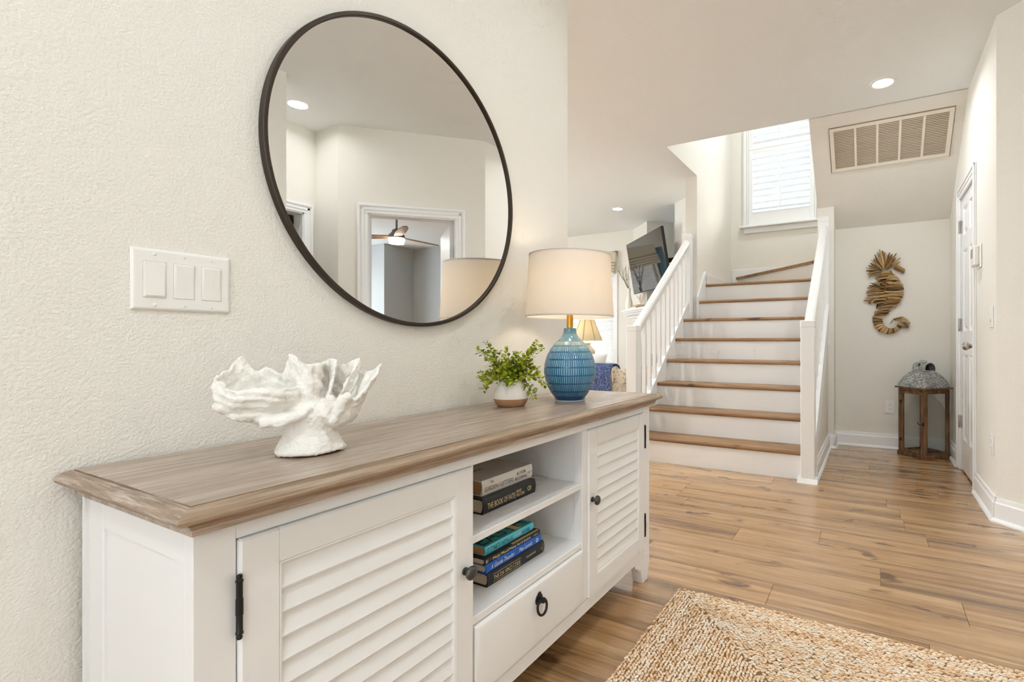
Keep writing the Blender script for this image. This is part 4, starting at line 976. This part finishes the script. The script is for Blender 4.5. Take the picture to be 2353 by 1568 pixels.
# body: rows of sticks between the two outlines
Lft = [(430, 400), (470, 360), (520, 350), (560, 390), (600, 300), (640, 220), (680, 250), (720, 200), (760, 230), (800, 190), (840, 160), (880, 330), (920, 400), (960, 370), (1000, 330), (1050, 330), (1090, 320)]
Rgt = [(430, 580), (470, 630), (520, 710), (560, 730), (600, 755), (640, 780), (680, 785), (720, 795), (760, 790), (800, 770), (840, 745), (880, 730), (920, 690), (960, 690), (1000, 610), (1050, 560), (1090, 510)]
zl, xl_ = zip(*Lft); zr_, xr_ = zip(*Rgt)
z = 430
while z < 1085:
    a, b = np.interp(z, zl, xl_), np.interp(z, zr_, xr_); tl = rs.uniform(4, 30)
    if b-a > 330:
        mid = a+(b-a)*rs.uniform(.42, .62); stick(a-rs.uniform(0, 20), z+tl, mid+60, z-6+rs.uniform(-8, 8), rs.uniform(30, 42), None, rs.uniform(-16, 16)); stick(mid-40, z+rs.uniform(-8, 14), b, z+rs.uniform(-4, 22), rs.uniform(32, 52), None, rs.uniform(-10, 6))
    else: stick(a, z+tl*.6, b, z-tl*.2, rs.uniform(30, 42), None, rs.uniform(-14, 6))
    z += 27
for x0, z0, x1, z1 in ((260, 590, 520, 690), (300, 610, 610, 715), (380, 560, 560, 630), (230, 745, 380, 640), (280, 920, 330, 850), (330, 850, 520, 850), (430, 930, 690, 880)): stick(x0, z0, x1, z1, 24, .044, -12)
stick(560, 670, 775, 680, 85, .036); stick(540, 825, 745, 850, 90, .036)
# tail: sticks set radially on the curl
cx0, cz0 = 560, 1160
n = 27
for i in range(n):
    t = math.radians(192-i*(192-18)/(n-1)); t = math.pi-t+math.pi if False else t
    r0, r1 = 120+4*math.sin(i), 285-(i*3.4)
    if i > 14: r0 = 112+i; 
    ex, ez = cx0+20, cz0-10
    stick(ex+r0*math.cos(t), ez+r0*.95*math.sin(t), ex+r1*math.cos(t+.06), ez+r1*.86*math.sin(t+.06), rs.uniform(38, 50), rs.uniform(.016, .026))
for px, pz in ((760, 1170), (762, 1215), (805, 1200), (855, 1197), (785, 1250), (838, 1248)):
    q = sp2(px, pz, .03); MB().lathe([(0, -.008), (.012, -.007), (.0135, 0), (.0135, .012), (0, .012)], 12, q, 'x').build('driftwood_disc', M_drift, sh_, 40)
for q in ((575, 1205, 640, 1125, 28), (620, 1140, 780, 1108, 44), (650, 1150, 800, 1130, 40), (770, 1110, 850, 1165, 46)): stick(*q, .03)

# ------------------------------------------------------------------ lantern
LC = (4.948, -.375, 0); LS = .258/2
ln = thing('candle_lantern', 'wooden floor lantern with a galvanised domed top', 'lantern', LC, PI/4)
m = NT('galvanised'); v = m.coord(); vo = m.n('ShaderNodeTexVoronoi'); vo.inputs['Scale'].default_value = 105; m.l(v, vo.inputs['Vector']); m.set(m.ramp(vo.outputs['Color'], [(.15, srgb(120, 123, 123)), (.5, srgb(168, 172, 172)), (.85, srgb(212, 216, 216))]), .42, .6); M_galv = m.m
MB().box(-LS-.008, LS+.008, -LS-.008, LS+.008, 0, .032, .004).build('base', M_lantern, ln, local=True)
for sx in (-1, 1):
    for sy in (-1, 1): MB().box(sx*LS, sx*(LS-.024), sy*LS, sy*(LS-.024), .031, .566, .002).build('corner_post', M_lantern, ln, local=True)
mb = MB().box(-LS+.002, LS-.002, -LS+.002, LS-.002, .545, .566, .002); mb.box(-LS-.020, LS+.020, -LS-.020, LS+.020, .566, .578, .002); mb.build('top_rail', M_lantern, ln, local=True)
for k in range(4):
    Mk = Matrix.Rotation(k*PI/2, 4, 'Z')
    if k != 2:
        for z0 in (.031, .530): MB().box(-LS+.022, LS-.022, -LS+.004, -LS+.016, z0, z0+.0155, .001, Mk).build('rail', M_lantern, ln, local=True)
    MB().box(-LS+.022, LS-.022, -LS+.009, -LS+.0115, .04, .54, 0, Mk).build('pane', M_glass, ln, local=True)
# door frame on the face towards the hall
Mk = Matrix.Rotation(PI, 4, 'Z'); a_, y_ = LS-.026, -LS+.002
dr = MB().box(-a_, -a_+.020, y_, y_+.014, .036, .542, .001, Mk).box(a_-.020, a_, y_, y_+.014, .036, .542, .001, Mk).box(-a_+.02, a_-.02, y_, y_+.014, .036, .056, .001, Mk).box(-a_+.02, a_-.02, y_, y_+.014, .522, .542, .001, Mk).build('lantern_door', M_lantern, ln, local=True)
for z in (.13, .45): MB().box(-a_-.012, -a_+.008, y_-.003, y_, z-.014, z+.014, .001, Mk).build('hinge', M_black, dr, local=True)
MB().box(a_-.008, a_+.016, y_-.004, y_, .27, .298, .001, Mk).tube([(a_+.002, y_-.006, .284), (a_-.02, y_-.012, .278), (a_-.034, y_-.012, .286), (a_-.040, y_-.010, .296)], .003, 6, M=Mk).build('latch', M_black, dr, local=True)
# dome: square plan, quarter-round section
v = []; f = []; n = 9; e = LS+.004
for i in range(n+1):
    t = i/n; r = e-(e-.060)*t**1.5; z = .578+.130*t**.9
    v += [(-r, -r, z), (r, -r, z), (r, r, z), (-r, r, z)]
for i in range(n):
    for k in range(4): f.append((4*i+k, 4*i+(k+1) % 4, 4*i+4+(k+1) % 4, 4*i+4+k))
f.append((4*n, 4*n+1, 4*n+2, 4*n+3)); MB().add(v, f).build('dome', M_galv, ln, 25, local=True)
# barrel vent on top
pts = []
for i in range(15):
    t = PI*i/14; pts.append((.056*math.cos(t), .712+.068*math.sin(t)**.75))
inn = [(q[0]*.96, .712+(q[1]-.712)*.96) for q in pts][::-1]
MB().prism(pts+inn, 'x', -.062, .062).build('barrel_vent', M_galv, ln, 40, local=True)
MB().box(-.004, .004, -.05, .05, .714, .77).build('vent_baffle', plain('dark_steel', srgb(60, 60, 58), .6, .5), ln, local=True)
pp = [(0, -.040, .784)]+[(.002, .040*math.sin(PI*(i/8-.5)), .786+.012*math.cos(PI*(i/8-.5))) for i in range(9)]
MB().tube(pp[1:], .0028, 6).torus(.020, .0026, (0, 0, .7835), 'z', 20, 6).build('handle', M_galv, ln, local=True)

# ------------------------------------------------------------------ small wall fittings
def plate_on(label, name, cat, M, w_, h_, kind):
    loc = tuple(M @ Vector((0, 0, -h_/2))); t = thing(name, label, cat, loc)
    MB().box(-w_/2, w_/2, 0, .006, -h_/2, h_/2, .0025, M).build('plate', M_plastic, t)
    if kind == 'outlet':
        for dz in (-.02, .02):
            q = MB().lathe([(0, .0085), (.0155, .0085), (.0165, .006), (.0165, .004)], 20, (0, 0, dz), 'y', M).build('socket', M_plastic, t, 40)
            MB().box(-.007, -.005, .0083, .0088, dz-.001, dz+.008, 0, M).box(.005, .007, .0083, .0088, dz-.001, dz+.007, 0, M).lathe([(0, .0088), (.0024, .0088), (.0024, .0083)], 10, (0, 0, dz-.007), 'y', M).build('slot', M_darkscreen, q)
    else:
        q = MB().box(-.0165, .0165, .005, .0085, -.034, .034, .001, M).build('dimmer_body', M_plastic, t)
        MB().box(.008, .012, .0083, .0105, -.028, .02, .0006, M).build('slider', M_plastic, q); MB().box(-.012, .004, .0083, .010, -.030, -.012, .0006, M).build('button', M_gap, q)
Mf, _ = frame((FX, -.137), (FX, 1)); plate_on('white duplex outlet low on the nook wall by the lantern', 'wall_outlet', 'outlet', Mf @ Matrix.Translation((0, 0, .373)), .073, .116, 'outlet')
Mw, _ = frame((3.425, RY), (4, RY)); plate_on('white duplex outlet low on the closet wall', 'wall_outlet', 'outlet', Mw @ Matrix.Translation((0, 0, .393)), .075, .116, 'outlet')
Mw2, _ = frame((3.435, RY), (4, RY)); plate_on('white dimmer switch on the closet wall beside the door', 'dimmer_switch', 'light switch', Mw2 @ Matrix.Translation((0, 0, 1.092)), .075, .118, 'dimmer')
th_ = thing('thermostat', 'small white thermostat on the wall right of the closet door', 'thermostat', (3.785, RY, 1.40))
MB().box(3.72, 3.85, RY, RY+.012, 1.405, 1.555, .006).build('back_plate', M_plastic, th_); MB().box(3.735, 3.855, RY+.012, RY+.040, 1.42, 1.54, .006).build('body', M_plastic, th_)
MB().box(3.8553, 3.8555, RY+.018, RY+.036, 1.435, 1.52).box(3.77, 3.845, RY+.0402, RY+.0404, 1.47, 1.525).build('display', plain('grey_display', srgb(150, 146, 136), .3), th_)

# ------------------------------------------------------------------ living room: fireplace
fp = thing('fireplace', 'white mantelpiece with stepped crown moulding in the living room corner', 'fireplace', tuple(MG @ Vector((LG/2, .15, 0))))
ML0, ML1 = LG-1.87, LG-.28
MB().box(ML0, ML1, 0, .30, 1.385, 1.41, .004, MG).build('mantel_shelf', M_trim, fp)
cr = [(0, 1.385), (.27, 1.385), (.27, 1.365), (.245, 1.355), (.235, 1.335), (.19, 1.315), (.185, 1.295), (.15, 1.285), (.135, 1.25), (.10, 1.235), (.10, 1.20), (0, 1.20)]
MB().prism(cr, 'x', ML0+.06, ML1-.06, MG).build('crown_moulding', M_trim, fp, 30)
MB().box(ML0+.10, ML1-.10, 0, .085, .92, 1.20, .003, MG).build('frieze', M_trim, fp)
for x in (ML0+.10, ML1-.30): 
    q = MB().box(x, x+.20, 0, .10, 0, .98, .003, MG).build('pilaster', M_trim, fp); MB().box(x+.03, x+.17, .10, .112, .16, .88, .003, MG).build('pilaster_panel', M_trim, q)
M_slate = plain('slate_surround', srgb(58, 56, 54), .4); M_soot = plain('firebox_soot', srgb(24, 22, 20), .9)
MB().box(ML0+.30, FB0, 0, .02, 0, .92, .001, MG).box(FB1, ML1-.30, 0, .02, 0, .92, .001, MG).box(FB0, FB1, 0, .02, .76, .92, .001, MG).build('surround', plain('white_tile', srgb(228, 226, 220), .3), fp)
MB().box(FB0, FB1, -.38, -.02, 0, .78, 0, MG).build('firebox', M_soot, fp)
mb = MB()
for x in (FB0+.0, FB1-.03): mb.box(x, x+.03, .02, .03, 0, .78, .001, MG)
mb.box(FB0, FB1, .02, .03, .75, .78, .001, MG); mb.build('door_frame', M_slate, fp)
# niche shelf under the television
ns = thing('niche_shelf', 'small white moulded shelf under the television', 'shelf', tuple(MG @ Vector(((NS0+NS1)/2, -.15, 1.50))))
MB().prism([(-.42, 1.62), (-.05, 1.62), (-.05, 1.60), (-.075, 1.59), (-.10, 1.56), (-.16, 1.545), (-.17, 1.52), (-.42, 1.50)], 'x', NS0+.17, NS1-.02, MG).build('shelf_moulding', M_trim, ns)
# television on an arm
tv = thing('television', 'black flat television tilted down above the fireplace', 'television', tuple(MG @ Vector((LG-1.05, .15, 1.62))))
MT = MG @ Matrix.Translation((LG-1.05+.02, .19, 2.005)) @ Matrix.Rotation(math.radians(-9.5), 4, 'X')
MB().box(-.64, .64, -.035, 0, -.365, .365, .004, MT).build('cabinet', plain('tv_black', srgb(20, 20, 21), .35), tv)
m = NT('tv_glass'); m.set(srgb(20, 20, 22), .04, 0, .9); m.b.inputs['IOR'].default_value = 1.9; MB().box(-.632, .632, 0, .002, -.355, .357, 0, MT).build('screen', m.m, tv)
MB().box(-.02, .02, -.55, -.03, -.03, .03, .004, MT).box(-.12, .12, -.05, -.035, -.12, .12, .004, MT).build('mount_arm', M_black, tv)
# mantel decor
vz = thing('branch_vase', 'tall white bottle vase holding bare branches on the mantel', 'vase', tuple(MG @ Vector((LG-.47, .235, 1.41))))
vc = MG @ Vector((LG-.47, .235, 1.41)); M_vase = plain('matte_white_ceramic', srgb(236, 231, 220), .6)
MB().lathe([(0, 0), (.042, 0), (.052, .02), (.058, .06), (.052, .11), (.036, .17), (.025, .22), (.022, .28), (.026, .31), (.020, .31), (.016, .28), (0, .25)], 28, tuple(vc)).build('vase_body', M_vase, vz, 60)
rs = random.Random(4); M_twig = plain('pale_twig', srgb(150, 132, 112), .8)
for i in range(7):
    d = (MG.to_3x3() @ Vector((rs.uniform(-.25, .6), rs.uniform(.12, .5), 1))).normalized(); p = vc+Vector((0, 0, .29)); pts = [p.copy()]
    for k in range(5): d = (d+Vector((rs.uniform(-.25, .25), rs.uniform(-.25, .25), .05))).normalized(); p = p+d*.07; pts.append(p.copy())
    mb = MB().tube(pts, [.0045, .004, .0035, .003, .0022, .001], 5)
    for k in (2, 3, 4):
        q = pts[k]; e_ = (d+Vector((rs.uniform(-1, 1), rs.uniform(-1, 1), .4))).normalized(); mb.tube([q, q+e_*.05, q+e_*.085+Vector((0, 0, .02))], [.003, .002, .001], 4)
    mb.build('branch', M_twig, vz)
def mbook(label, s0, s1, y0, y1, z0, z1, col):
    b = thing('book', label, 'book', tuple(MG @ Vector(((s0+s1)/2, (y0+y1)/2, z0))), group='books on the mantel')
    MB().box(s0, s1, y0, y1, z0, z0+.003, 0, MG).box(s0, s1, y0, y1, z1-.003, z1, 0, MG).box(s0, s1, y1-.003, y1, z0, z1, .001, MG).build('cover', col, b); MB().box(s0+.003, s1-.003, y0+.003, y1-.003, z0+.003, z1-.003, 0, MG).build('pages', M_paper, b)
mbook('white book under the small coral on the mantel', LG-.84, LG-.585, .04, .27, 1.41, 1.435, M_bw)
mbook('tan book on the white book on the mantel', LG-.86, LG-.64, .05, .25, 1.435, 1.462, plain('book_tan', srgb(196, 160, 106), .6))
cc = MG @ Vector((LG-.73, .15, 1.462)); cz = thing('branch_coral', 'small pale branching coral on the mantel books', 'ornament', tuple(cc))
MB().lathe([(0, 0), (.03, 0), (.028, .01), (.012, .02), (0, .022)], 16, tuple(cc)).build('foot', M_vase, cz, 40)
mb = MB()
for i in range(9):
    a = -1.2+i*.3; d = MG.to_3x3() @ Vector((math.sin(a), rs.uniform(-.2, .2), math.cos(a)+.3)); d.normalize(); p = cc+Vector((0, 0, .015)); pts = [p]
    for k in range(4): d = (d+Vector((rs.uniform(-.2, .2), rs.uniform(-.2, .2), .1))).normalized(); p = p+d*.035; pts.append(p)
    mb.tube(pts, [.006, .005, .004, .003, .002], 5)
    for k in (2, 3): e_ = (d+Vector((rs.uniform(-.8, .8), rs.uniform(-.8, .8), .2))).normalized(); mb.tube([pts[k], pts[k]+e_*.045], [.004, .002], 4)
mb.build('coral_branches', plain('pale_coral', srgb(226, 206, 188), .7), cz)
# roman shade and curtains at the far window
M_roman = plain('roman_shade_linen', srgb(206, 196, 172), .9, 0, .2, (300, .15, .001))
rsd = thing('roman_shade', 'beige folded roman shade over the living room window', 'window shade', (LX-.05, 4.4, 2.02)); mb = MB()
MB().box(LX-.075, LX-.021, VY0-.07, VY1+.07, 2.20, 2.36, .004).build('valance', M_roman, rsd)
for i in range(4): MB().prism([(LX-.055-.006*i, 2.20-.045*i), (LX-.10-.004*i, 2.175-.045*i), (LX-.095-.004*i, 2.145-.045*i), (LX-.045, 2.155-.045*i), (LX-.03, 2.19-.045*i)], 'y', VY0-.06, VY1+.06).build('fold', M_roman, rsd, 40)
M_curt = NT('blue_curtain'); M_curt.set(M_curt.ramp(M_curt.noise(M_curt.coord(scale=(1, 14, .2)), 1.5, 3), [(.35, srgb(70, 120, 160)), (.6, srgb(150, 190, 214))]), .9); M_curt = M_curt.m
for y0, y1, lb in ((5.34, 5.66, 'pleated blue curtain hanging nearest the living room window'), (6.1, 6.45, 'pleated blue curtain in the far living room corner')):
    mb = MB(); mb.grid(lambda u, v: (LX-.07+.025*math.sin(u*38), y0+(y1-y0)*u, .05+2.25*v), 60, 4); o = mb.build('curtain', M_curt, None, 60); tag(o, lb, 'curtain', 'blue curtains')
    sdm = o.modifiers.new('thickness', 'SOLIDIFY'); sdm.thickness = .004
# sofa with throw
M_floral = NT('floral_linen'); v = M_floral.coord(); n0 = M_floral.noise(v, 26, 3, .6, 1.5); M_floral.set(M_floral.ramp(n0, [(.36, srgb(92, 84, 72)), (.41, srgb(206, 194, 172)), (.60, srgb(226, 216, 198)), (.64, srgb(150, 134, 110))]), .9); M_floral = M_floral.m
so = thing('sofa', 'floral upholstered sofa with rolled arms behind the blue lamp', 'sofa', (5.2, 3.4, 0)); sx0 = 4.80
MB().box(sx0, sx0+.90, 2.44, 4.5, .10, .44, .03).build('seat_base', M_floral, so)
for i in range(3): MB().box(sx0+.2, sx0+.90, 2.50+i*.65, 3.14+i*.65, .44, .56, .04).build('seat_cushion', M_floral, so, 50)
MB().prism([(sx0, .12), (sx0-.02, .5), (sx0-.05, .62), (sx0-.03, .67), (sx0+.06, .69), (sx0+.14, .66), (sx0+.22, .5), (sx0+.22, .12)], 'y', 2.46, 4.48).build('back', M_floral, so, 50)
for y0, s in ((2.34, 1), (4.48, 1)):
    pts = [(y0+.03, .1), (y0+.03, .50)]+[(y0+.055-.075*math.cos(a), .575+.085*math.sin(a)) for a in [(-.9+i*(PI+1.8)/12) for i in range(13)]]+[(y0+.13, .50), (y0+.13, .1)]
    MB().prism(pts, 'x', sx0-.0, sx0+.86).build('arm', M_floral, so, 50)
for x in (sx0+.06, sx0+.82):
    for y in (2.42, 4.5): MB().lathe([(.03, .1), (.028, .08), (.018, 0), (0, 0)], 12, (x, y, 0)).build('leg', M_lantern, so)
M_throw = NT('blue_throw'); v = M_throw.coord(); n0 = M_throw.noise(v, 60, 4, .7); M_throw.set(M_throw.ramp(n0, [(.34, srgb(46, 52, 82)), (.5, srgb(76, 88, 126)), (.66, srgb(128, 140, 174))]), .95, 0, .1); M_throw.bump(M_throw.noise(v, 90, 3), .6, .01); M_throw = M_throw.m
pathp = [(sx0-.065, .10), (sx0-.068, .40), (sx0-.075, .60), (sx0-.055, .685), (sx0+.0, .712), (sx0+.07, .715), (sx0+.15, .690), (sx0+.235, .56)]
q = [(a, b) for a, b in pathp]+[(a+.012 if i < 4 else a, b-.012 if i >= 3 else b) for i, (a, b) in reversed(list(enumerate(pathp)))]
th2 = MB().prism(q, 'y', 2.462, 3.05).build('throw_blanket', M_throw, None, 60); tag(th2, 'blue woven throw draped over the sofa back', 'blanket')
def cushion(x, y, z, s, rz, lab):
    mb = MB()
    def fn(u, v):
        a, b = u*2-1, v*2-1
        return (a*s*(1-.10*(1-b*b))*1.0, 0, b*s*(1-.10*(1-a*a)))
    def pz(sg):
        def g(u, v):
            p_ = fn(u, v); a, b = u*2-1, v*2-1; t = max(0, (1-a*a)*(1-b*b))**.45*.075
            return (p_[0], sg*t, p_[2])
        return g
    mb.grid(pz(1), 14, 14).grid(pz(-1), 14, 14); o = mb.build('cushion', plain('white_cushion', srgb(232, 229, 224), .9), None, 60, normals=False)
    o.location = (x, y, z); o.rotation_euler = (math.radians(-14), math.radians(4), rz); tag(o, lab, 'cushion'); return o
cushion(5.21, 2.90, .692, .125, -PI/2+.25, 'white cushion leaning against the sofa back')
# cream lamp on a side table
tb = thing('side_table', 'small round side table beyond the sofa under the cream lamp', 'table', (5.95, 3.46, 0))
MB().lathe([(0, .53), (.25, .53), (.26, .545), (.25, .56), (0, .56)], 40, (5.95, 3.46, 0)).build('table_top', M_lantern, tb, 40); MB().lathe([(.03, .53), (.025, .3), (.04, .1), (.17, .03), (.17, 0), (0, 0)], 28, (5.95, 3.46, 0)).build('pedestal', M_lantern, tb, 40)
cl = thing('table_lamp', 'cream table lamp with a panelled shade near the window', 'lamp', (5.95, 3.46, .56)); c = (5.95, 3.46, .56)
M_cream = plain('cream_glaze', srgb(226, 218, 196), .35)
MB().lathe([(0, 0), (.07, 0), (.075, .02), (.05, .04), (.055, .07), (.09, .13), (.115, .20), (.115, .26), (.08, .31), (.05, .335), (.045, .35), (.06, .37), (.05, .385), (.02, .39), (.015, .43), (0, .43)], 36, c).build('lamp_base', M_cream, cl, 50)
m = NT('cream_shade'); m.t.nodes.remove(m.b); df = m.n('ShaderNodeBsdfDiffuse'); df.inputs[0].default_value = srgb(226, 216, 190); tl = m.n('ShaderNodeBsdfTranslucent'); tl.inputs[0].default_value = srgb(240, 226, 190)
ms = m.n('ShaderNodeMixShader'); ms.inputs[0].default_value = .45; m.l(df.outputs[0], ms.inputs[1]); m.l(tl.outputs[0], ms.inputs[2]); m.l(ms.outputs[0], m.out.inputs[0]); M_cshade = m.m
s2 = MB().lathe([(.215, .405), (.098, .690), (.095, .690), (.212, .405)], 48, c, closed=True).build('lamp_shade', M_cshade, cl, 60)
M_piping = plain('brown_piping', srgb(150, 116, 70), .8)
for i in range(8):
    a = 2*PI*i/8+.28; MB().tube([(c[0]+.216*math.cos(a), c[1]+.216*math.sin(a), c[2]+.405), (c[0]+.099*math.cos(a), c[1]+.099*math.sin(a), c[2]+.690)], .0035, 5).build('piping', M_piping, s2)
l = bpy.data.lights.new('cream_lamp_bulb', 'POINT'); l.energy = 1.3; l.color = (1, .92, .8); l.shadow_soft_size = .04
lo = bpy.data.objects.new('cream_lamp_light', l); C.objects.link(lo); lo.location = (c[0], c[1], c[2]+.53)

# ------------------------------------------------------------------ bedroom ceiling fan (seen in the mirror)
FC = (4.45, -3.06); fn_ = thing('ceiling_fan', 'ceiling fan with wooden blades in the bedroom reflected by the mirror', 'ceiling fan', (FC[0], FC[1], 2.22))
M_fanmetal = plain('fan_metal', srgb(150, 148, 144), .4, .6); M_fanwood = woodmat('fan_blade_wood', srgb(150, 116, 78), srgb(196, 160, 116), srgb(214, 184, 146), (4, 40, 40), .5, 4)
MB().lathe([(0, 2.69), (.06, 2.69), (.06, 2.66), (.014, 2.63), (.013, 2.42), (.05, 2.40), (.06, 2.37), (.10, 2.33), (.10, 2.29), (0, 2.29)], 28, (FC[0], FC[1], 0)).build('motor_and_rod', M_fanmetal, fn_, 40)
for i in range(3):
    a = math.radians(122+120*i); Mb = Matrix.Translation((FC[0], FC[1], 2.31)) @ Matrix.Rotation(a, 4, 'Z') @ Matrix.Rotation(math.radians(-9), 4, 'X')
    o = [(.06, -.04), (.14, -.055), (.30, -.07), (.56, -.062), (.68, -.03), (.68, .02), (.56, .05), (.30, .06), (.14, .05), (.06, .04)]
    MB().prism(o, 'z', -.006, .006, Mb).build('blade', M_fanwood, fn_)
MB().lathe([(0, 2.235), (.085, 2.24), (.10, 2.26), (.10, 2.29), (0, 2.29)], 28, (FC[0], FC[1], 0)).build('light_lens', emit('fan_light', (1, .95, .86), 10), fn_, 50)
area('fan_light', (FC[0], FC[1], 2.225), (0, 0, 0), .18, .18, 14, (1, .94, .84), 'DISK')
